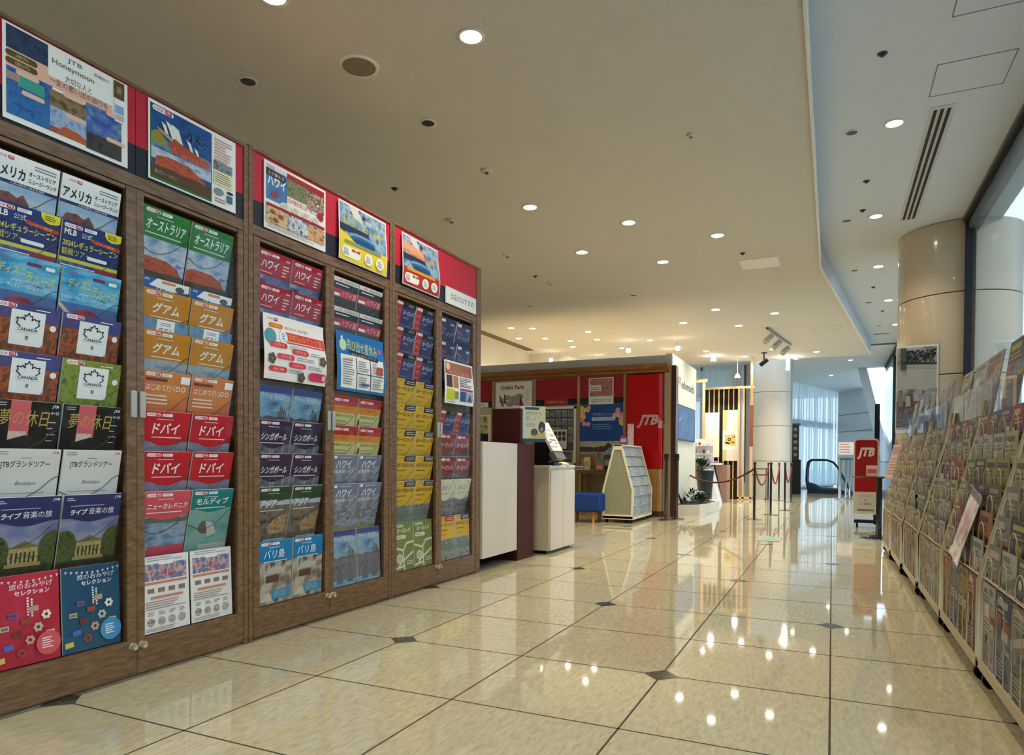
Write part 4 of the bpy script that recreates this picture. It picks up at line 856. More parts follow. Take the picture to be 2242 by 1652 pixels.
for u0, v0, u1, v1, c in ((.1, .85, .5, .92, '8a8a88'), (.1, .7, .8, .75, 'c8c8c0'), (.15, .45, .4, .65, 'd8d4c8'), (.5, .5, .9, .6, 'b8b8b4'), (.2, .35, .85, .4, '8a94a0'), (.1, .12, .7, .17, 'c0beb8'), (.55, .25, .9, .28, 'a8a8a4')):
    a.poly([onb(u0, v0), onb(u1, v0), onb(u1, v1), onb(u0, v1)], C(c))
a.build('board', t)
a = MB(); a.prism([(-2.25, 5.66, .92), (-2.25, 5.90, .92), (-2.20, 5.89, .85), (-2.20, 5.67, .85)], (-.05, 0, -.02), C('6a6e70', .4)); a.box((-2.42, 5.66, .79), (-2.28, 5.72, 1.0), black); a.box((-2.42, 5.68, .79), (-2.24, 5.88, .81), black); a.build('stand', t)
a = MB(); a.sph((-2.31, 6.08, .79), .055, C('d9cfae', .35), 16, 8, (1.2, 1, .55)); tag(a.build('desk_bell'), 'small rounded cream object on the pale cabinet top', 'desk bell')
# ------------------------------------------------------------------ travel shop partition at Y = 10.4
YW = 10.4
beige = C('b8a27c', .4); oak = MR('orange_oak', [hx('7a4a20'), hx('9c6430')], scale=(1, 6, 9), nscale=6, rough=.25); greyp = C('c4c0bc', .5)
mb = MB(); mb.box((-6.1, YW+.02, 0), (-2.21, YW+.12, 2.45), greyp); mb.box((-6.1, YW, .0), (-2.9, YW+.02, 2.2), C('c4b492', .5))
mb.box((-6.1, YW-.005, .0), (-2.9, YW, .62), C('a89674', .5))
w = struct(mb, 'wall_partition')
for x in (-5.225, -4.468, -3.703, -2.945):
    a = MB(); a.box((x, YW-.025, 0), (x+.045, YW, 2.2), C('a88a5c', .35)); a.build('upright', w)
a = MB(); prof = [(0, 2.17), (.05, 2.19), (.06, 2.22), (.12, 2.25), (.14, 2.31), (.0, 2.32)]
a.prism([(-6.1, YW-p, z) for p, z in prof], (3.86, 0, 0), oak); a.build('cornice', w)
a = MB(); a.box((-2.3, YW-.02, 0), (-2.205, YW+.02, 2.3), C('b09872', .4)); a.build('end_strip', w)
a = MB(); a.box((-2.205, YW-.03, 0), (-2.135, YW+.13, 2.28), C('4a2a22', .3)); a.build('end_post', w)
a = MB(); hr = C('9c1f2c', .4)
for x0, x1 in ((-6.1, -5.23), (-4.42, -3.705), (-3.655, -2.948)):
    a.box((x0, YW-.012, 1.835), (x1, YW, 2.165), hr); a.box((x0, YW-.012, 1.735), (x1, YW, 1.835), navyp)
a.build('header_band', w)
# red rounded pillar with the logo
rr = C('b80a10', .18)
t = thing('illuminated_pillar', 'glossy red pillar panel with a pale logo at the partition end', 'sign pillar', (-2.6, 10.3, 0))
a = MB()
def rnd(z0, z1, m, ex=0.):
    pts = [(-2.885, YW, z0), (-2.885, YW-.06-ex, z0)]+[(-2.40+(.075+ex)*math.sin(q), YW+.015-(.075+ex)*math.cos(q), z0) for q in [math.pi/2*i/8 for i in range(9)]]+[(-2.325+ex, YW, z0)]
    a.prism(pts, (0, 0, z1-z0), m)
rnd(.725, 2.16, rr); a.build('panel', t)
a = MB(); rnd(.08, .72, MR('honey_wood', [hx('9a7440'), hx('b08a54')], scale=(8, 8, 1), nscale=5, rough=.35)); a.build('base', t)
a = MB(); rnd(0, .08, C('5a3418', .4), .01); a.build('plinth', t)
a = MB(); vs, fs = text_geo('JTB', .045); lg = C('c9a8a0', .4)
a.mesh([(-2.73+p*.30+q*.07, YW-.0615, 1.345+q*.20) for p, q in vs], fs, lg); a.box((-2.64, YW-.063, 1.52), (-2.5, YW-.0612, 1.545), lg)
a.build('lettering', t)
a = MB(); vs, fs = text_geo('in', .045); 
def wrap(p, q): 
    s = .01+p*.10; th = s/.075; return (-2.40+.0765*math.sin(th), YW+.015-.0765*math.cos(th), 1.34+q*.15)
a.mesh([wrap(p, q) for p, q in vs], fs, lg); a.build('lettering', t)
def flat(name, w_, h_, x, z, lab, cat, fn, t_=.004, y=YW-.02, base=None):
    q = Art(w_, h_, t_, base); fn(q); return put(name, q.data(name), (x, y, z), 0, 0, lab, cat)
def f_park(q):
    q.rect(0, 0, 1, 1, C('e6e2dc')); q.text('Ghibli Park', .14, .72, .8, .88, C('b03a3c'), .03)
    for u, v, r in ((.2, .3, .1), (.34, .42, .09), (.5, .35, .13), (.66, .45, .11), (.6, .25, .14), (.4, .2, .12)): q.ell(u, v, r, r, PH('engraving', ['8a6a60', 'c8b8a8', '5a4440', 'e0d8c8'], 60))
    q.poly([(.1, .5), (.14, .5), (.24, .1), (.18, .1)], C('7a3c34')); q.poly([(.24, .55), (.27, .55), (.3, .2), (.24, .2)], C('6a3430')); q.poly([(.68, .5), (.78, .1), (.66, .1)], C('7a2c34')); q.lines(.85, .3, .93, .7, 8, C('b8b4b0'), 2)
flat('poster', .67, .445, -5.16, 1.70, 'white park poster with red title above the maroon box', 'poster', f_park)
def f_rec(q): q.rect(0, 0, 1, 1, C('a8242e')); q.text('今月のおすすめ', .12, .3, .88, .7, C('e8c0bc'), .02)
flat('shop_sign', .405, .10, -4.27, 1.737, 'narrow red sign with pale lettering under the plain red header', 'sign', f_rec, .01, YW-.026)
def f_wr(q):
    q.rect(0, 0, 1, 1, C('d8dcd4')); q.rect(.04, .3, .96, .97, PH('red_print', ['a83a3c', 'c89088', '7a3434', 'd8c0b8'], 40)); q.rect(.06, .5, .5, .72, C('dcd6c8')); q.lines(.08, .53, .45, .65, 2, ink, 2); q.text('当店のおすすめ', .1, .06, .9, .2, C('4a4a48'), .03)
flat('poster', .405, .415, -3.51, 1.732, 'red and white recommendation poster under the oak cornice', 'poster', f_wr, y=YW-.024)
def f_big(q):
    q.rect(0, 0, 1, 1, MR('print_bluefade', [hx('1c4a94'), hx('123a80')], nscale=2, rough=.3)); q.rect(0, 0, 1, .42, PH('dusk', ['9aa0a8', 'b8ac98', 'c8b8a0'], 6, (1, 1, 3))); q.rect(0, 0, 1, .22, PH('town_dusk', ['7a6048', 'b08a60', '4a3c34'], 40))
    hills(q, .30, .05, C('4a4640'), 6); q.poly([(.4, .3), (.58, .34), (.66, .40), (.74, .36), (.9, .3)], C('55493f'))
    rd = random.Random(4)
    for k in range(14): u = .02+.05*k; h = rd.uniform(.12, .28); q.rect(u, .02, u+.04, h, C(['b08858', 'c8a070', '8a6848'][k % 3]))
    for k in range(26):
        s = rd.random(); u = (.02+.25*s*rd.random()) if k % 2 else 1-.25*s*rd.random(); v = .98-.3*rd.random(); q.ell(u, v, .05, .04, C(['e0889a', 'd8c860', 'e8a08a'][k % 3]), 10)
    q.text('空を飛ぶハワイへ', .3, .82, .8, .87, C('a8c0e0'), .01); q.rect(.28, .745, .82, .80, C('c8d4e8')); q.text('特別旅行説明会', .31, .755, .79, .79, C('24407c'), .02); q.lines(.3, .6, .85, .7, 3, C('6a90c8'), 3)
flat('poster', .705, .99, -3.652, .735, 'large blue Hawaii skyline poster with flowers on the partition', 'poster', f_big, y=YW-.02)
def f_y(q): q.rect(0, 0, 1, 1, C('eae4d4')); q.rect(.08, .3, .92, .95, PH('yellow_print', ['b89a3a', 'd8c878', '4a4a44'], 14)); q.rect(.2, .1, .8, .25, C('c8ccd0'))
flat('poster', .5, .46, -5.75, 1.15, 'framed yellow poster half hidden behind the cabinets', 'poster', f_y)
def f_s(q): q.rect(0, 0, 1, 1, C('e8e4dc')); q.text('おすすめ', .3, .3, .9, .7, C('7a7a78'), .01)
flat('shop_sign', .6, .085, -5.9, 1.737, 'white strip sign half hidden behind the wooden cabinets', 'sign', f_s, .01)
# framed pocket panel
t = thing('photo_display', 'white framed wall panel of small dark photo pockets', 'display panel', (-4.06, 10.37, .77))
a = MB(); x0, x1, z0, z1 = -4.42, -3.715, .77, 1.712
for p, q in (((x0, z0), (x0+.035, z1)), ((x1-.035, z0), (x1, z1)), ((x0, z1-.04), (x1, z1)), ((x0, z0), (x1, z0+.03))): a.box((p[0], YW-.05, p[1]), (q[0], YW-.001, q[1]), C('e4dccc', .4), .002)
a.build('frame', t)
a = MB(); a.box((x0+.035, YW-.03, z0+.03), (x1-.035, YW-.002, z1-.04), PH('panel_photo', ['3c3c40', '5a5450', '2c2e34'], 7, (1, 1, 3))); a.build('backing', t)
pocket = [PH('thumb_a', ['4a4a50', '8a8688', '2f3338'], 60), PH('thumb_b', ['6a5a50', 'a09488', '38383c'], 50), PH('thumb_c', ['50586a', '8a92a0', '303844'], 50)]
for r_ in range(4):
    for k in range(6):
        if r_ == 3 and k in (2, 3, 4): continue
        a = MB(); xx = x0+.045+k*.104; zz = z1-.17-r_*.135; a.box((xx, YW-.042, zz), (xx+.094, YW-.031, zz+.115), pocket[(k+r_) % 3]); a.box((xx, YW-.043, zz+.085), (xx+.094, YW-.0425, zz+.10), C(['a8a0a0', '7a5a5a', '9aa4b0'][(k*2+r_) % 3])); a.build('photo_card', t)
def f_multi(q):
    q.rect(0, 0, 1, 1, C('d8c8b4'))
    for i in range(3):
        for j in range(2): q.rect(.08+i*.3, .42+j*.26, .32+i*.3, .64+j*.26, C(['4a3434', '5a4038', '3c3a40'][(i+j) % 3]))
    q.lines(.1, .1, .8, .35, 3, C('a07a6a'), 3)
flat('notice_card', .24, .31, -4.105, 1.03, 'small beige card with six dark photos on the framed panel', 'card', f_multi, .003, YW-.055)
def f_fr(q): q.rect(0, 0, 1, 1, C('a89a5a')); q.rect(.12, .12, .88, .88, C('4a5058')); q.rect(.2, .3, .8, .7, C('6a7078'))
flat('picture_frame', .2, .2, -3.95, .80, 'small gold picture frame low on the framed panel', 'picture frame', f_fr, .01, YW-.06)
# narrow shelf table with small goods
t = thing('shelf_table', 'narrow brown shelf table under the big blue poster', 'table', (-3.3, 10.18, 0))
a = MB(); a.box((-3.68, 9.98, .675), (-2.92, 10.36, .695), C('6a4a34', .35), .003); a.build('tabletop', t)
for x in (-3.64, -3.54, -2.99):
    for y in (10.02, 10.32):
        a = MB(); a.box((x, y, 0), (x+.03, y+.03, .675), C('a8845a', .4)); a.build('leg', t)
def boxy(name, lab, cat, a0, a1, m, m2=None):
    a = MB(); a.box(a0, a1, m, .003)
    if m2: a.box((a0[0]+.01, a0[1]-.001, a0[2]+(a1[2]-a0[2])*.3), (a1[0]-.01, a0[1], a0[2]+(a1[2]-a0[2])*.7), m2)
    return tag(a.build(name), lab, cat)
boxy('leaflet_box', 'low white card holder at the left end of the shelf table', 'card holder', (-3.63, 10.08, .695), (-3.49, 10.16, .76), C('e0d8c8'), C('8a8a80'))
boxy('leaflet_box', 'tall cream carton on the shelf table', 'carton', (-3.475, 10.08, .695), (-3.39, 10.14, .895), C('d8cc9c'), C('b8a868'))
boxy('gift_box', 'small salmon pink box on the shelf table', 'box', (-3.27, 10.05, .695), (-3.17, 10.13, .785), C('d07a68'), C('e8a898'))
boxy('leaflet_holder', 'dark leaflet holder with photo cards on the shelf table', 'card holder', (-3.19, 10.18, .695), (-3.02, 10.26, .93), C('5a4448'), C('b0a090'))
boxy('leaflet_box', 'pale yellow upright card behind the white brochure trolley', 'card', (-3.10, 10.30, .695), (-2.97, 10.33, 1.09), C('d8d0a8'), C('8a8a6a'))
a = MB(); a.prism([(-3.36, 10.28, .695), (-3.02, 10.28, .695), (-3.02, 10.28, 1.06), (-3.12, 10.28, 1.05), (-3.26, 10.28, .95), (-3.34, 10.28, .83)], (0, .02, 0), PH('map_card', ['6a8a8c', '8aa09c', 'c0b8a0'], 30))
tag(a.build('display_card'), 'rounded teal map card standing on the shelf table', 'display card')
t = thing('ottoman', 'blue upholstered ottoman on short wooden legs by the partition', 'ottoman', (-3.03, 8.95, 0))
a = MB(); a.box((-3.27, 8.76, .15), (-2.80, 9.15, .40), C('163a7c', .7), .025); a.build('seat', t)
for x in (-3.22, -2.9):
    for y in (8.80, 9.07): a = MB(); a.cyl((x, y, 0), (x, y, .15), .018, C('a8743c', .4), 10, r1=.028); a.build('leg', t)
# white A-frame trolley
fr = C('ddd8bc', .4)
t = thing('brochure_trolley', 'white tapering brochure trolley on casters by the red pillar', 'display trolley', (-2.62, 9.5, 0))
P = [(-2.835, .06), (-2.415, .06), (-2.405, .43), (-2.575, 1.055), (-2.685, 1.055), (-2.84, .43)]
for y0, y1 in ((9.0, 9.03), (10.03, 10.06)):
    a = MB()
    for (x0, z0), (x1, z1) in zip(P, P[1:]+P[:1]):
        cx, cz = -2.625, .5; k = .88; a.prism([(x0, y0, z0), (x1, y0, z1), (cx+(x1-cx)*k, y0, cz+(z1-cz)*k+(.0)), (cx+(x0-cx)*k, y0, cz+(z0-cz)*k)], (0, y1-y0, 0), fr)
    a.prism([(cx+(x-cx)*.9, y0+.01, cz+(z-cz)*.9) for x, z in P], (0, .01, 0), C('908e74', .6)); a.build('end_panel', t)
a = MB(); a.box((-2.83, 9.0, .05), (-2.41, 10.06, .09), fr); a.box((-2.69, 9.0, 1.04), (-2.57, 10.06, 1.06), fr); a.prism([(-2.60, 9.03, 1.04), (-2.63, 9.03, 1.04), (-2.46, 9.03, .1), (-2.43, 9.03, .1)], (0, 1.0, 0), C('b8b6a8', .5)); a.build('core', t)
for x, y in ((-2.79, 9.06), (-2.45, 9.06), (-2.45, 9.99), (-2.79, 9.99)):
    a = MB(); a.cyl((x-.012, y, .025), (x+.012, y, .025), .025, black, 14); a.box((x-.008, y-.01, .03), (x+.008, y+.01, .06), steel); a.build('caster', t)
tl = [PH('trol%d' % k, cs, 40) for k, cs in enumerate([['6a7a86', 'a8b0b4', '4a5a68'], ['5a7a90', '9ab0bc', 'c0c4c0'], ['8a9a90', 'b8bcb0', '5a6660'], ['7a8090', 'b0b4c0', '505868']])]
for r_ in range(7):
    z0 = .10+r_*.135
    for k in range(8):
        a = MB(); y0 = 9.05+k*.122
        def xx(z): return -2.404 if z < .43 else -2.404-(z-.43)*.272
        h = .2 if r_ == 0 else .12
        z1 = z0+h; a.prism([(xx(z0)-.012, y0, z0), (xx(z1)-.02, y0, z1), (xx(z1)-.028, y0, z1), (xx(z0)-.02, y0, z0)], (0, .105, 0), tl[(k+r_) % 4])
        q = a.build('leaflet'); tag(q, 'small blue-grey leaflet, %s along %s pocket row of the white trolley' % (ORD[k], 'the '+ORD[r_]+' lowest' if r_ else 'the bottom'), 'leaflet', 'leaflets on the white trolley')
    a = MB(); a.box((xx(z0)-.03, 9.03, z0-.006), (xx(z0)-.004, 10.03, z0-.002), fr); a.build('pocket_tray', t)
boxy('shop_sign', 'small purple sign on top of the white trolley', 'sign', (-2.70, 9.35, 1.062), (-2.60, 9.37, 1.19), C('6a4468'), C('c89ab0'))
boxy('leaflet', 'tall pink patterned leaflet standing on the white trolley', 'leaflet', (-2.66, 9.6, 1.062), (-2.57, 9.605, 1.37), PH('pink_leaf', ['b88a90', 'd8c0c0', '8a6a78'], 30))
# belt posts in front of the red pillar
dkb = C('3a2f2a', .35)
for (x, y), lab in zip([(-2.14, 9.79), (-2.035, 10.0)], ['dark belt barrier post directly before the red pillar', 'dark belt barrier post right of its twin by the white planter wall']):
    t = thing('barrier_post', lab, 'barrier post', (x, y, 0), 'dark belt posts')
    a = MB(); a.cyl((x, y, .01), (x, y, .93), .026, dkb, 16); a.build('post', t)
    a = MB(); a.lathe([(.0001, .022), (.06, .02), (.11, .008), (.115, 0)], (x, y, 0), dkb, 32); a.build('base', t)
    a = MB(); a.cyl((x, y, .85), (x, y, .945), .034, black, 16); a.build('belt_cassette', t)
# ------------------------------------------------------------------ white pier, planter, booth
mb = MB(); mb.box((-2.33, 10.535, 0), (-2.235, 12.6, 2.49), M('white_pier', hx('dcd8c4'), .6)); struct(mb, 'wall_pier')
def side_text(s, y0, y1, z0, z1, name, lab, m, x=-2.2335, bold=.02):
    vs, fs = text_geo(s, bold); a = MB(); a.mesh([(x, y0+p*(y1-y0), z0+q*(z1-z0)) for p, q in vs], fs, m); return tag(a.build(name), lab, 'lettering')
side_text('江戸町', 10.93, 11.22, 2.05, 2.2, 'wall_lettering', 'black block characters at the left of the white pier', ink, bold=.0)
side_text('edomachi', 11.27, 12.4, 2.03, 2.17, 'wall_lettering', 'dark word in small letters high on the white pier', C('4a4a44'))
t = thing('wall_screen', 'blue screen with white streaks hanging on the white pier', 'screen', (-2.2, 11.6, 1.19))
a = MB(); a.box((-2.232, 10.83, 1.18), (-2.20, 12.32, 1.745), black); a.build('housing', t)
a = MB(); m_ = lamp_mat('screen_sea', (.05, .16, .34), .5); m_.node_tree.nodes['Principled BSDF'].inputs['Base Color'].default_value = (.01, .02, .04, 1)
a.poly([(-2.199, 10.86, 1.2), (-2.199, 12.27, 1.2), (-2.199, 12.27, 1.725), (-2.199, 10.86, 1.725)], m_)
wl2 = lamp_mat('screen_foam', (.45, .62, .8), .35); m3 = lamp_mat('screen_mid', (.08, .22, .42), .5)
for m__ in (wl2, m3): m__.node_tree.nodes['Principled BSDF'].inputs['Base Color'].default_value = (.01, .02, .04, 1)
for ps in (((10.9, 1.50), (11.12, 1.55), (11.24, 1.64), (11.2, 1.55), (11.0, 1.475)), ((11.48, 1.33), (11.56, 1.37), (11.64, 1.45), (11.60, 1.36))): a.poly([(-2.198, y, z) for y, z in ps], wl2)
for ps in (((11.0, 1.22), (11.3, 1.25), (11.6, 1.6), (11.4, 1.7), (11.2, 1.5)), ((11.7, 1.22), (12.1, 1.22), (12.2, 1.55), (11.9, 1.5)), ): a.poly([(-2.1985, y, z) for y, z in ps], m3)
a.build('picture', t)
t = thing('planter', 'low white marble planter at the foot of the white pier', 'planter', (-2.0, 11.5, 0))
a = MB(); a.prism([(-2.232, 10.6, 0), (-2.15, 10.78, 0), (-1.86, 10.90, 0), (-1.73, 12.05, 0), (-1.9, 12.7, 0), (-2.232, 12.65, 0)], (0, 0, .165), M('white_marble', hx('dcd5c2'), .25)); a.build('box', t)
a = MB(); a.prism([(-2.2, 10.75, .16), (-1.9, 10.98, .16), (-1.78, 12.0, .16), (-2.2, 12.4, .16)], (0, 0, .012), C('3a3228', .9)); a.build('soil', t)
leafm = [MR('leaf_dark', [hx('16241a'), hx('2c4028')], nscale=20, rough=.45), C('3f5a3a', .5)]
def plant(name, lab, c, n, r, h, seed, sz=.07, parent=None, flowers=0, stem=True):
    rd = random.Random(seed); t = thing(name, lab, 'plant', c); a = MB()
    for k in range(n):
        th = rd.uniform(0, 6.28); ph = rd.uniform(.2, 1.35); rr_ = r*rd.uniform(.5, 1); d = Vector((math.cos(th)*math.sin(ph), math.sin(th)*math.sin(ph), math.cos(ph)))
        p = Vector(c)+Vector((d.x*rr_, d.y*rr_, d.z*h*rd.uniform(.5, 1))); u = Vector((-math.sin(th), math.cos(th), 0))*sz*.4; v = (d+Vector((0, 0, -.6*rd.random())))*sz
        a.poly([p-v*.4, p+u*.9, p+v*.9, p-u*.9], leafm[k % 2])
        if k % 4 == 0: a.tube([Vector(c), Vector(c)+(p-Vector(c))*.5+Vector((0, 0, .02)), p], .003, leafm[1], 4)
    a.build('foliage', t)
    for k in range(flowers):
        th = rd.uniform(0, 6.28); b = MB(); q = Vector(c)+Vector((math.cos(th)*r*.8, math.sin(th)*r*.8, h*rd.uniform(.6, 1.1)))
        for j in range(5): w_ = Vector((math.cos(j*1.257), math.sin(j*1.257), .3))*.025; b.poly([q, q+w_+Vector((0, 0, .01)), q+w_*1.5, q+w_+Vector((.01, 0, -.01))], C('e8e4d8', .6))
        b.build('flower', t)
    return t
plant('planter_plant', 'dark low foliage with pale flowers at the right end of the marble planter', (-1.93, 11.35, .172), 150, .20, .17, 1, .06, flowers=6)
plant('planter_plant', 'sparse dark foliage at the left end of the marble planter', (-2.1, 10.95, .172), 50, .10, .09, 2, .05)
plant('planter_plant', 'drooping leafy sprig in the middle of the marble planter', (-2.1, 11.6, .172), 80, .18, .24, 3, .055, flowers=2)
a = MB(); a.prism([(-2.16, 10.92, .172), (-2.12, 10.92, .172), (-2.2, 10.92, .36), (-2.22, 10.92, .36)], (0, .02, 0), black); tag(a.build('planter_label'), 'black leaning label stake in the marble planter', 'label')
t = thing('flower_vase', 'tall dark teal vase with leafy branches behind the planter', 'vase', (-2.12, 12.95, 0))
a = MB(); a.lathe([(.0001, 0), (.12, 0), (.13, .3), (.16, .66), (.165, .68), (.15, .68), (.12, .5), (.0001, .48)], (-2.12, 12.95, 0), C('1c2c30', .3), 28); a.build('vase', t)
plant('branch_arrangement', 'leafy dark branches with white blooms in the teal vase', (-2.17, 12.9, .68), 160, .26, .24, 5, .08, flowers=7)
# booth
t = thing('lattice_screen', 'black screen with pale wooden slats behind the hanging scrolls', 'screen', (-2.3, 16.25, 0))
a = MB(); a.box((-2.70, 16.26, 0), (-1.93, 16.30, 2.5), C('16120f', .5)); a.build('backing', t)
for k in range(8):
    a = MB(); x = -2.70+k*.108; a.box((x, 16.22, 0), (x+.022, 16.26, 2.5), C('d6b888', .4)); a.build('slat', t)
a = MB(); a.box((-2.72, 16.2, 2.5), (-1.60, 16.30, 2.55), C('d6b888', .4)); a.build('top_rail', t)
def scroll(x0, x1, z0, z1, lab, fn):
    q = Art(x1-x0, z1-z0, .012, C('d9d4cc')); fn(q); put('hanging_scroll', q.data('hanging_scroll'), (x0, 16.195, z0), 0, 0, lab, 'hanging scroll')
scroll(-2.685, -2.345, .95, 1.97, 'plain pale hanging scroll left on the slatted screen', lambda q: (q.rect(0, .0, 1, .5, C('e4d6c0')), q.rect(.1, .55, .9, .95, C('e0dcd6'))))
def f_sc(q):
    q.rect(0, 0, .28, 1, C('c8b878')); q.rect(0, .22, 1, .6, C('e8e2d8')); q.rect(.14, .3, .86, .52, C('d8b468')); q.ell(.45, .42, .12, .035, C('3a2c40')); q.ell(.45, .42, .04, .012, C('c8c0d8')); q.poly([(.6, .46), (.85, .49), (.8, .455)], C('3a3a28')); q.poly([(.14, .36), (.3, .33), (.5, .35), (.86, .35), (.7, .38), (.4, .325), (.2, .38)], C('4a4428'))
scroll(-2.27, -1.945, .87, 2.02, 'hanging scroll with gold dark-flower picture right on the slatted screen', f_sc)
wd = C('d0a878', .4)
t = thing('wooden_gate', 'tall thin wooden post frame standing right of the slatted screen', 'wooden frame', (-1.75, 16.1, 0))
for (x, z1, w_) in ((-1.665, 3.17, .05), (-1.83, 2.5, .04), (-1.93, 2.5, .04)):
    a = MB(); a.box((x, 16.08, 0), (x+w_, 16.12, z1), wd); a.build('post', t)
a = MB(); a.box((-1.93, 16.08, .02), (-1.62, 16.14, .06), wd); a.box((-1.68, 16.07, 1.2), (-1.60, 16.10, 2.1), C('7a4a34', .4)); a.build('cross_rail', t)
t = thing('wooden_gate', 'honey-lit wooden doorway frame left of the hanging scrolls', 'wooden frame', (-2.8, 15.6, 0))
for x in (-2.95, -2.62):
    a = MB(); a.box((x, 15.58, 0), (x+.05, 15.63, 2.6), wd); a.build('post', t)
a = MB(); a.box((-3.0, 15.56, 2.6), (-2.52, 15.65, 2.68), wd); a.build('lintel', t)
t = thing('goods_table', 'draped display table of bright goods before the scrolls', 'display table', (-2.45, 14.6, 0))
a = MB(); a.box((-2.75, 14.3, .78), (-2.12, 15.1, .82), C('e8d8e0', .5)); a.build('tabletop', t)
a = MB(); a.prism([(-2.60, 14.35, 0), (-2.06, 14.35, 0), (-2.26, 14.35, .78), (-2.52, 14.35, .78)], (0, .7, 0), C('d8e0e8', .6)); a.build('drape', t)
a = MB(); a.prism([(-2.06, 14.8, 0), (-1.98, 14.8, 0), (-1.98, 14.8, .78), (-2.22, 14.8, .78)], (0, .5, 0), MR('knitted_brown', [hx('8a6250'), hx('b08a70')], nscale=60, rough=.8)); a.build('side_drape', t)
a = MB(); a.lathe([(.10, .52), (.2, .76), (.2, .78), (.0001, .78)], (-2.55, 14.2, 0), C('7a5038', .5), 20); a.cyl((-2.55, 14.2, 0), (-2.55, 14.2, .55), .02, black, 10); a.build('bowl_stand', t)
t = thing('goods_shelf', 'bright white shelf of small craft goods on the draped table', 'shelf', (-2.5, 14.9, .82))
a = MB()
for z in (.82, 1.0, 1.18): a.box((-2.75, 14.75, z), (-2.3, 15.05, z+.015), white)
a.box((-2.75, 15.05, .82), (-2.3, 15.07, 1.33), white); a.build('frame', t)
rd = random.Random(8)
for r_ in range(3):
    for k in range(5):
        x = -2.72+k*.085; z = .835+r_*.18; m_ = C(['f0ece0', 'd8c8b8', '8a8ab0', 'c8a8b8', '5a5048'][(k+r_) % 5]); a = MB(); h = rd.uniform(.05, .11)
        a.lathe([(.0001, 0), (.02, 0), (.03, h*.5), (.018, h), (.0001, h)], (x, 14.85, z), m_, 12); tag(a.build('craft_jar'), 'small %s jar, %s on the %s level of the white goods shelf' % (['white', 'beige', 'lilac', 'pink', 'dark'][(k+r_) % 5], ORD[k], ['lowest', 'middle', 'top'][r_]), 'jar', 'jars on the white goods shelf')
a = MB(); a.box((-2.60, 14.4, .821), (-2.15, 14.7, .86), C('7a5a90', .7), .01); tag(a.build('folded_cloth'), 'folded purple cloth on the draped table', 'cloth')
L = bpy.data.lights.new('lamp', 'SPOT'); L.energy = 170; L.color = NEUT; L.spot_size = R(110); L.shadow_soft_size = .05
t = thing('ceiling_downlight', 'bright downlight right above the goods table', 'ceiling light', (-2.45, 14.9, LC+.012)); 
for nm, me in zip(('trim_ring', 'lens'), PD['n']): p = bpy.data.objects.new(nm, me); COL.objects.link(p); p.parent = t
q = bpy.data.objects.new('lamp', L); COL.objects.link(q); q.location = (0, 0, -.03); q.parent = t
# rope stanchions
rope = C('6a1212', .7); 
def stanchion(x, y, lab):
    t = thing('rope_stanchion', lab, 'stanchion', (x, y, 0), 'rope barrier posts')
    a = MB(); a.cyl((x, y, .008), (x, y, .80), .017, C('1c1a1a', .25), 12); a.build('post', t)
    a = MB(); a.sph((x, y, .815), .024, C('3a3432', .25), 12, 8); a.build('finial', t)
    a = MB(); a.lathe([(.0001, .012), (.10, .008), (.12, 0)], (x, y, 0), C('6a6258', .12, metal=.6), 28); a.build('base', t)
PO = [(-1.018, 10.506), (-.875, 11.565), (-.74, 12.813), (-1.299, 16.4), (-1.051, 16.1), (-.78, 15.6), (-2.35, 13.6)]
for (x, y), lab in zip(PO, ['slim black rope post nearest the camera', 'slim black rope post second from the camera', 'slim black rope post third from the camera', 'rope post under the folding table side by the pale column', 'rope post in the back row, second by the pale column', 'rope post in the back row closest to the dark tall cabinet', 'rope post beside the dark teal vase']): stanchion(x, y, lab)
def rp(p, q, sag, lab, z0=.76, z1=.76):
    pts = [(p[0]+(q[0]-p[0])*i/14, p[1]+(q[1]-p[1])*i/14, z0+(z1-z0)*i/14-sag*4*(i/14)*(1-i/14)) for i in range(15)]
    a = MB(); a.tube(pts, .014, rope, 8); tag(a.build('barrier_rope'), lab, 'rope', 'dark red barrier ropes')
rp((-2.232, 12.1), PO[0], .16, 'long sagging red rope from the white pier to the nearest black post', .60, .74)
rp(PO[0], PO[3], .34, 'sagging red rope from the nearest post to the back row')
rp(PO[1], PO[4], .32, 'sagging red rope from the second post to the back row')
rp(PO[2], PO[5], .3, 'sagging red rope from the third post to the back row')
t = thing('folding_table', 'dark topped folding table on casters before the pale column', 'table', (-1.45, 16.5, 0))
a = MB(); a.box((-1.68, 16.35, .68), (-1.29, 16.85, .70), black); a.build('tabletop', t)
for x in (-1.62, -1.36):
    a = MB(); a.box((x, 16.45, .05), (x+.025, 16.475, .68), C('8a8a88', .3, metal=.7)); a.box((x, 16.35, .045), (x+.025, 16.8, .07), C('8a8a88', .3, metal=.7)); a.cyl((x, 16.37, .025), (x+.025, 16.37, .025), .025, black, 12); a.build('leg', t)
a = MB(); a.box((-1.66, 16.42, .54), (-1.31, 16.44, .57), C('5a5a5a', .4)); a.build('stretcher', t)
boxy('floor_sign', 'flat sign with small cyan patch lying on the floor before the posts', 'floor sign', (-.735, 7.66, 0.001), (-.49, 8.12, .006), C('b8b4a4')); 
a = MB(); a.box((-.66, 7.78, .006), (-.55, 8.0, .0075), C('5ad8c8', .3)); tag(a.build('floor_light_patch'), 'small patch of cyan light painted on the flat floor sign', 'light patch')  # cyan-green light on the sign, put in as flat colour
t = thing('tall_cabinet', 'dark carved tall cabinet right of the pale column', 'cabinet', (-.9, 20, 0))
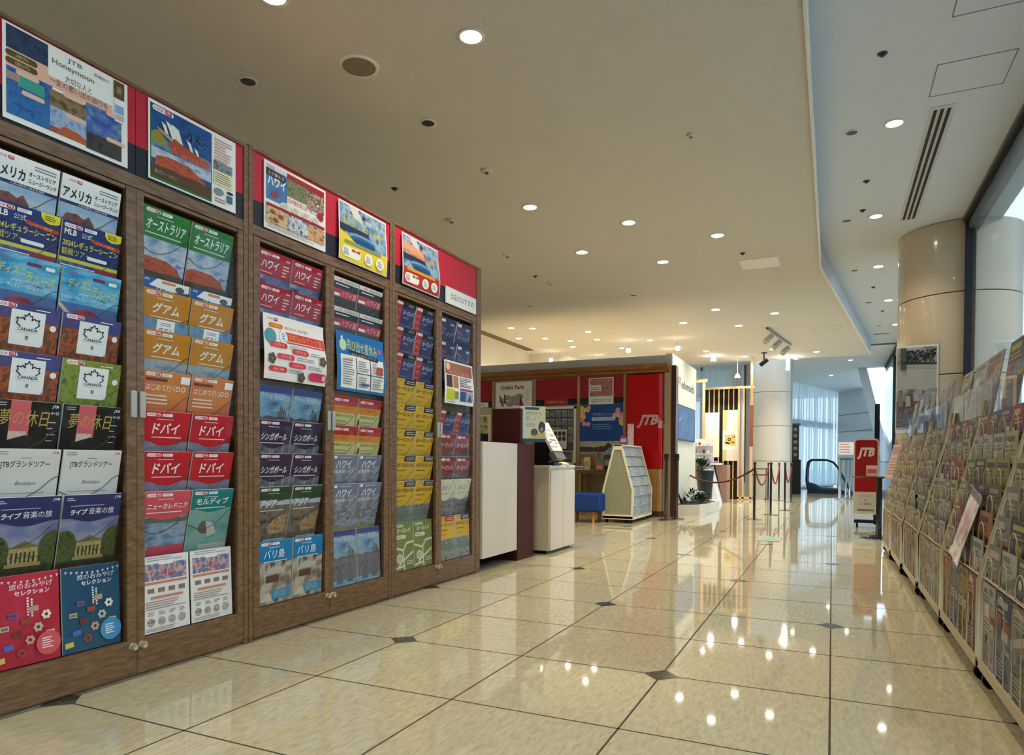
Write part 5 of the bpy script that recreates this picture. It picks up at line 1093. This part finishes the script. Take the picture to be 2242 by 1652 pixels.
a = MB(); a.box((-1.0, 19.9, .92), (-.82, 20.3, 1.86), C('3a3630', .5)); a.box((-1.02, 19.88, 1.86), (-.78, 20.32, 1.90), C('6a6458', .5)); a.build('upper_case', t)
for k in range(5): a = MB(); a.sph((-.91, 19.9, 1.05+k*.17), .05, C('8a8478', .5), 10, 6, (1, .3, 1)); a.build('carved_boss', t)
a = MB(); a.box((-1.02, 19.85, 0), (-.77, 20.35, .92), C('1c1a1a', .4)); a.build('base_case', t)
# escalator head
t = thing('escalator', 'escalator head with looping black handrail in the blue-lit lobby', 'escalator', (-.2, 20.9, 0))
for y, d in ((20.6, 1), (21.6, 1)):
    pts = [(-.48, .06), (-.6, .12), (-.64, .35), (-.63, .70), (-.60, .86), (-.52, .92), (-.15, .92), (.02, .86), (.14, .72), (.30, .4), (.44, .12), (.62, -.2)]
    sm = []
    for i in range(len(pts)-1):
        for s in (0, .5): sm.append((pts[i][0]+(pts[i+1][0]-pts[i][0])*s, y, pts[i][1]+(pts[i+1][1]-pts[i][1])*s))
    a = MB(); a.tube(sm, .032, C('24343c', .25), 10); a.build('handrail', t)
    a = MB(); a.prism([(-.5, y-.005, .15), (-.56, y-.005, .5), (-.5, y-.005, .86), (-.15, y-.005, .86), (.0, y-.005, .80), (.38, y-.005, .12)], (0, .01, 0), glass); a.build('glass_balustrade', t)
    a = MB(); a.prism([(-.62, y-.06, 0), (-.6, y-.06, .28), (-.45, y-.06, .24), (-.25, y-.06, .13), (.2, y-.06, .11), (.42, y-.06, 0)], (0, .12, 0), C('22303a', .3)); a.build('skirt', t)
a = MB(); a.box((-.6, 20.66, .0), (.35, 21.54, .012), steel); a.build('comb_plate', t)
t = thing('barrier_rail', 'group of upright grey barrier pipes beside the escalator', 'barrier', (.27, 17.5, 0))
for x in (.175, .29, .37):
    a = MB(); a.cyl((x, 17.5, 0), (x, 17.5, .95), .02, C('8a9096', .3, metal=.7), 12); a.build('pipe', t)
a = MB(); a.box((.15, 17.47, .90), (.42, 17.53, .95), C('4a5660', .4)); a.build('top_rail', t)
a = MB(); a.cyl((.27, 17.5, 0), (.27, 17.5, .015), .2, C('8a9096', .3, metal=.7), 24); a.build('foot_plate', t)
a = MB(); a.cyl((.15, 17.75, 0), (.15, 17.75, 1.05), .012, steel, 8); a.build('sign_pole', t)
flat('notice_board', .32, .29, .126, 1.03, 'pale notice with rows of pink print above the barrier pipes', 'notice', lambda q: (q.rect(0, 0, 1, 1, C('e6dcd8')), q.lines(.06, .1, .94, .92, 4, C('c08a80'), 3)), .005, 17.7)
# red sign stand with white lower panel
t = thing('sign_stand', 'red rounded sign stand with white logo and white lower panel', 'sign', (.4, 9.9, 0))
a = MB()
def rr_(x0, x1, z0, z1, r, y, d, m):
    pts = [(x0, y, z0), (x1, y, z0)]+[(x1-r+r*math.cos(q), y, z1-r+r*math.sin(q)) for q in [math.pi/2*i/6 for i in range(7)]]+[(x0+r-r*math.sin(q), y, z1-r+r*math.cos(q)) for q in [math.pi/2*i/6 for i in range(7)]]
    a.prism(pts, (0, d, 0), m)
rr_(.252, .536, .17, 1.145, .045, 9.9, .03, C('d8d4d0', .35)); rr_(.266, .522, .46, 1.125, .035, 9.898, .002, C('9c1218', .25)); a.box((.266, 9.898, .19), (.522, 9.9, .455), C('c9c6b8', .4)); a.build('panel', t)
a = MB()
for s, x0, x1, z0, z1, c, b, sh in (('JTB', .285, .475, .88, 1.03, 'd8d4d0', .05, .2), ('タワーホール', .32, .47, .39, .42, '4a4a44', 0, 0), ('1F', .38, .41, .34, .37, '4a4a44', 0, 0), ('にて営業中', .32, .46, .29, .325, '4a4a44', .01, 0)):
    vs, fs = text_geo(s, b); a.mesh([(x0+p*(x1-x0)+q*(z1-z0)*sh, 9.8972, z0+q*(z1-z0)) for p, q in vs], fs, C(c))
a.box((.3, 9.8972, .215), (.49, 9.898, .235), C('6a6a60')); a.build('lettering', t)
a = MB(); a.cyl((.262, 9.915, .03), (.262, 9.915, 1.05), .009, white_metal, 8); a.cyl((.53, 9.915, .03), (.53, 9.915, 1.05), .009, white_metal, 8); a.build('side_tube', t)
nv = C('141c3a', .3)
a = MB(); a.box((.488, 9.95, .04), (.545, 9.99, 1.59), nv, .004); a.build('pole', t)
a = MB(); a.box((.262, 9.90, .06), (.58, 10.0, .10), nv); a.build('base_beam', t)
for x in (.30, .56): a = MB(); a.cyl((x-.012, 9.93, .03), (x+.012, 9.93, .03), .03, black, 14); a.build('caster', t)
t = thing('round_table', 'small dark round table before the red sign stand', 'table', (.40, 8.56, 0))
a = MB(); a.lathe([(.0001, .665), (.272, .665), (.285, .672), (.285, .68), (.0001, .682)], (.475, 8.6, 0), C('4a1c18', .2), 36); a.build('tabletop', t)
a = MB(); a.cyl((.475, 8.6, .02), (.475, 8.6, .665), .03, black, 14); a.build('pole', t)
a = MB(); a.lathe([(.0001, .035), (.03, .033), (.18, .015), (.19, 0)], (.475, 8.6, 0), C('2a2a30', .15), 36); a.build('base', t)
boxy('leaflet_box', 'small orange and white leaflet box on the dark round table', 'leaflet box', (.345, 8.55, .682), (.455, 8.62, .80), C('d8a08a'), C('b85a40'))
# poster board hung on the big column
q = Art(.40, .955, .02, C('d6d0c4')); q.rect(.02, .035, .96, .975, PH('street_photo', ['6a6660', '9a958c', 'b0aa9e', '807a74'], 5, (1, 1, 2)))
q.rect(.02, .5, .96, .78, C('a8a292')); q.rect(.02, .06, .96, .36, PH('crowd_blur', ['4a4248', '7a6e70', '58504c', '8a8480'], 18))
rd = random.Random(12)
for k in range(150): u, v = .15+.75*rd.random(), .80+.13*rd.random(); q.poly([(u, v), (u+.05, v+.004), (u+.06, v+.018), (u+.02, v+.024)], C(['1c241c', '2c342a', '3a4438'][k % 3]))
q.poly([(.1, .97), (.25, .97), (.24, .72), (.12, .72)], C('4a4a42')); q.poly([(.15, .82), (.96, .79), (.96, .77), (.15, .79)], C('24281f'))
for u, c, h in ((.12, '7a7468', .22), (.36, '7a3a30', .2), (.66, '8a8ca0', .2), (.3, 'a89a8a', .15)): q.ell(u, .36+h*.5, .04, .02, C('7a5a4a')); q.poly([(u-.06, .3), (u-.05, .36+h*.4), (u+.05, .36+h*.4), (u+.06, .3)], C(c)); 
put('poster_board', q.data('poster_board'), (.628, 8.70, 1.165), -5, 0, 'tall framed street photo board hung on the big round column', 'poster board')
# ------------------------------------------------------------------ wire racks along the window
GN = {}
def gdesign(key, top, body, acc, lay, var):
    kk = (key, var)
    if kk in GN: return GN[kk]
    rd = random.Random(hash_(key)*7+var*31)
    pr = PH('g_%s_%d' % (key, var), [body[0], body[1], body[2], top], rd.choice([14, 26, 40]), (1, 1, rd.choice([1, 2])), rough=.4)
    a = Art(.205, .29, .004, pr, edge=C('857c6c'))
    extra = [acc, top, '3a3434', 'b8b0a0', '8a3a34', '3c4870', '9a8440', body[1], body[2], 'c8c2b4']
    L = (lay+var) % 5; ht = rd.uniform(.16, .34)
    a.rect(0, 1-ht, 1, 1, C(top))
    a.rect(.08, 1-ht*.45, rd.uniform(.5, .9), 1-ht*.2, C(acc)); a.lines(.08, 1-ht*.9, .85, 1-ht*.55, 2, C(acc), var)
    for n_ in range(rd.randint(3, 6)):
        u, v = rd.uniform(0, .7), rd.uniform(.30, .95-ht); w_, h_ = rd.uniform(.15, .45), rd.uniform(.05, .16); m_ = C(rd.choice(extra))
        if n_ % 3 == 2: a.ell(u+.1, v, w_*.4, h_*.6, m_, 12)
        else: a.rect(u, v, min(1, u+w_), v+h_, m_)
    if L == 1: a.poly([(0, .5), (0, .6), (1, .78), (1, .68)], C(acc))
    if L == 3: a.rect(0, 0, .18, 1-ht, C(rd.choice(extra)))
    if L == 4: a.rect(.05, .42, .95, .55, C('b8b0a0')); a.lines(.1, .44, .9, .53, 2, C('3a3434'), var)
    a.lines(.08, .05, .9, .28, 5, C(acc), var+3)
    GN[kk] = a.data('brochure'); return GN[kk]
def hash_(s): return sum(ord(c)*(i+1) for i, c in enumerate(s))
G = {'red': ('802323', ['6e2926', '864c46', '482323'], 'aca093', 0), 'blue': ('233060', ['3b4866', '667386', '2c3654'], 'a0a3a6', 4), 'pale': ('999c99', ['868c90', 'a0a3a0', '6e7679'], '61696c', 3),
 'olive': ('867b33', ['615c33', '807846', '464629'], '3b3620', 1), 'navy': ('1c2649', ['293354', '545c73', '212639'], 'a09940', 2), 'brown': ('544139', ['54463e', '766c63', '3b3330'], '938679', 3),
 'orange': ('995423', ['6e4830', '936e4c', '48332c'], '2e233b', 0), 'grey': ('706e6b', ['616161', '868683', '49494c'], 'a6a399', 1), 'cream': ('a0997c', ['86836c', '9c9986', '696656'], '545043', 4),
 'green': ('485940', ['4c5848', '6e7969', '363f33'], '999c86', 2), 'yellow': ('a08329', ['867033', 'a09056', '615026'], '54301c', 0), 'pink': ('8c7373', ['806969', '9c8c89', '615051'], '544046', 3), 'purple': ('483653', ['494053', '6e6676', '322c39'], '938693', 1), 'teal': ('3b5659', ['465958', '6e807c', '314143'], 'a0a399', 4)}
def gd(k, var=0): t_, b_, a_, l_ = G[k]; return gdesign(k, t_, b_, a_, l_, var)
bd = [2.13, 3.07, 4.0, 4.9, 5.75, 6.6, 7.42]; xs = [.507, .500, .494, .478, .460, .446]
layout = [  # top of each list = highest tier
 ['red red orange red', 'pale pale cream pale', 'blue orange grey cream', 'grey purple brown grey', 'blue blue navy grey', 'grey navy pale grey', 'brown grey blue pale'],
 ['red purple brown red', 'cream pale pale pale', 'olive olive navy green', 'brown purple navy grey', 'orange orange brown red', 'pale grey navy cream', 'red olive blue orange'],
 ['pink red blue red', 'cream grey grey pink', 'orange red purple grey', 'cream grey pale cream', 'grey pale brown cream', 'pale purple cream grey', 'cream pale grey cream'],
 ['grey brown grey purple', 'brown cream brown grey', 'pink pale pink grey', 'purple brown grey pink', 'teal teal cream pale', 'cream green pale grey', 'brown orange brown yellow'],
 ['brown purple brown grey', 'cream brown cream grey', 'yellow cream yellow yellow', 'grey grey brown cream', 'yellow yellow cream teal', 'cream grey cream green', 'red yellow brown red'],
 ['brown cream grey brown', 'cream grey brown cream', 'cream yellow cream grey', 'cream grey cream grey', 'cream yellow cream cream', 'cream grey cream brown', 'red red cream brown']]
wire = C('c0b496', .4)
TH = [.49+.105*k for k in range(6)]
rackl = ['nearest to the camera', 'second from the camera', 'third from the camera', 'fourth from the camera', 'fifth from the camera', 'farthest from the camera']
for u in range(6):
    y0, y1 = bd[u]+.008, bd[u+1]-.008; X0 = xs[u]
    def xr(z): return X0+max(0, z-.38)*.245
    t = thing('wire_brochure_rack', 'cream wire brochure rack on casters, %s along the window' % rackl[u], 'brochure rack', (X0+.15, (y0+y1)/2, 0), 'wire racks along the window')
    a = MB(); a.box((X0-.004, y0, .058), (X0+.03, y1, .10), wire, .003); a.box((X0, y0, .06), (X0+.34, y0+.025, .09), wire); a.box((X0, y1-.025, .06), (X0+.34, y1, .09), wire); a.box((X0+.31, y0, .06), (X0+.34, y1, .09), wire); a.build('base_frame', t)
    a = MB(); a.box((X0+.012, y0+.01, .092), (X0+.3, y1-.01, .098), C('8a8474', .5)); a.build('bottom_tray', t)
    for y in (y0+.006, y1-.006):
        a = MB(); a.tube([(X0+.004, y, .08), (X0+.004, y, .38), (xr(1.05)+.004, y, 1.05), (xr(1.05)+.016, y, 1.13)], .0065, wire, 8); a.tube([(xr(1.05)+.004, y, 1.05), (X0+.32, y, .9), (X0+.325, y, .08)], .0065, wire, 8); a.build('side_frame', t)
    for x in (X0+.03, X0+.30):
        for y in (y0+.05, y1-.05): a = MB(); a.cyl((x, y-.012, .03), (x, y+.012, .03), .029, black, 14); a.box((x-.012, y-.016, .035), (x+.012, y+.016, .06), black); a.build('caster', t)
    pitch = (y1-y0-.03)/4
    for k in range(7):
        a = MB(); 
        if k == 6: zt_, zb_, xf, lean = .385, .10, X0-.001, 0.
        else: zt_, zb_, xf, lean = TH[k]+0, TH[k]-.085, xr(TH[k]-.085)-.002, .03
        def P3(y, z): return (xf+(z-zb_)*lean, y, z)
        a.tube([P3(y0+.006, zb_), P3(y1-.006, zb_)], .0028, wire, 6)
        if k < 6: a.box((xf, y0+.008, zb_-.004), (xf+.018, y1-.008, zb_-.002), wire)
        for c in range(4):
            yc = y0+.015+pitch*(c+.5); hw = .055; pts = [P3(yc-hw, zb_)]+[P3(yc-hw*math.cos(q), zt_-hw*1.0*.9+hw*.9*math.sin(q)) for q in [math.pi*i/10 for i in range(11)]]+[P3(yc+hw, zb_)]
            a.tube(pts, .0022 if k < 6 else .0019, wire, 6)
        a.build('wire_hoops' if k < 6 else 'front_hoops', t)
    for k in range(7):
        cols = layout[u][k].split()
        tier = 5-k if k < 6 else 6
        for c in range(4):
            col = cols[c]; yl = y0+.015+pitch*(c+1)-(pitch-.205)/2   # left edge seen from the aisle is the far end
            if tier == 6: loc, tl_ = (X0+.003, yl, .101), -1
            else: zb = TH[tier]+.04-.29; loc, tl_ = (xr(TH[tier]-.085)+.0145-.29*.087+.02, yl, zb), -1.5
            if tier < 6 and True: loc = (xr(TH[tier]-.085)+.008, yl, TH[tier]-.085-(.29-.125))
            if (u, k, c) in ((2, 2, 3), (3, 4, 2)): continue
            put('brochure', gd(col, (u*3+k*2+c//2) % 4), loc, -90, tl_, '%s brochure, %s from the near end on the %s, rack %s' % (col, ORD[c], ('%s tier' % ['highest', 'second highest', 'third', 'fourth', 'fifth', 'sixth'][k]) if k < 6 else 'bottom row', rackl[u].replace(' from the camera', '').replace(' to the camera', '')), 'brochure', 'brochures in the wire racks')
# tall leaflets standing on top
rd = random.Random(21)
tops = [(2.52, .3, 'cream'), (2.86, .3, 'blue'), (3.2, .3, 'olive'), (3.75, .33, 'navy'), (4.2, .34, 'pink'), (4.58, .34, 'pale'), (4.94, .31, 'cream'), (5.42, .28, 'brown'), (5.74, .27, 'pale'), (6.08, .25, 'brown'), (6.44, .25, 'blue'), (6.8, .25, 'pale'), (7.15, .25, 'grey')]
for k, (y, tw, col) in enumerate(tops):
    u = max(i for i in range(6) if bd[i] <= y-.2 or i == 0); X0 = xs[u]; xb_ = X0+.67*.245+.018
    tk = thing('leaflet_holder', 'clear holder with a %s leaflet, %s on top of the window racks' % (col, ['nearest', 'second nearest', 'third nearest', 'fourth', 'fifth', 'sixth', 'seventh', 'eighth', 'ninth', 'tenth', 'third farthest', 'second farthest', 'farthest'][k]), 'leaflet holder', (xb_, y, 1.062), 'leaflet holders on top of the racks')
    p = bpy.data.objects.new('leaflet', gd(col, k % 4)); COL.objects.link(p); p.parent = tk; p.rotation_euler = (R(-8.5+rd.uniform(-1, 1)), 0, R(-90)); p.scale = (tw/.205, 1, rd.uniform(1.02, 1.1))
    q = MB(); hw = tw+.008; q.box((-.006, -hw, 0), (-.003, .008, .16), acrylic); hw = tw+.008; q.box((-.006, -hw, 0), (.05, .008, .004), acrylic); q.prism([(.0, -hw, 0), (.046, -hw, 0), (.05, -hw, .05)], (0, .003, 0), acrylic)
    ob = bpy.data.objects.new('acrylic_pocket', q.data('acrylic_pocket')); COL.objects.link(ob); ob.parent = tk
# glossy sheet hanging loosely across the second rack
q = Art(.22, .31, .002, PH('glossy_sheet', ['9a6058', 'c89c94', 'e8dcd8', '7a4a50'], 14, (1, 1, .6), rough=.12), bend=.003); q.rect(0, .0, 1, .22, PH('glossy_pale', ['c8b8b4', 'e8e0dc', '9a7a78'], 14, rough=.1)); q.rect(0, .9, 1, 1, C('8a7a88')); q.rect(0, .1, .12, 1, C('5a4a58'))
o = put('hanging_sheet', q.data('hanging_sheet'), (.478, 3.60, .435), -90, -13, 'glossy pinkish sheet hanging slanted across the second wire rack', 'leaflet')
o.rotation_euler = (R(-13), R(12), R(-90))
q = Art(.30, .34, .004, C('c8b0a8')); q.rect(.05, .7, .95, .93, C('b08a84')); q.lines(.08, .1, .9, .62, 6, C('9a7a74'), 2); q.rect(.6, .2, .9, .4, C('8a6a70'))
put('leaflet_board', q.data('leaflet_board'), (.475, 7.75, .68), -70, -14, 'pinkish printed board leaning at the far end of the wire racks', 'board')
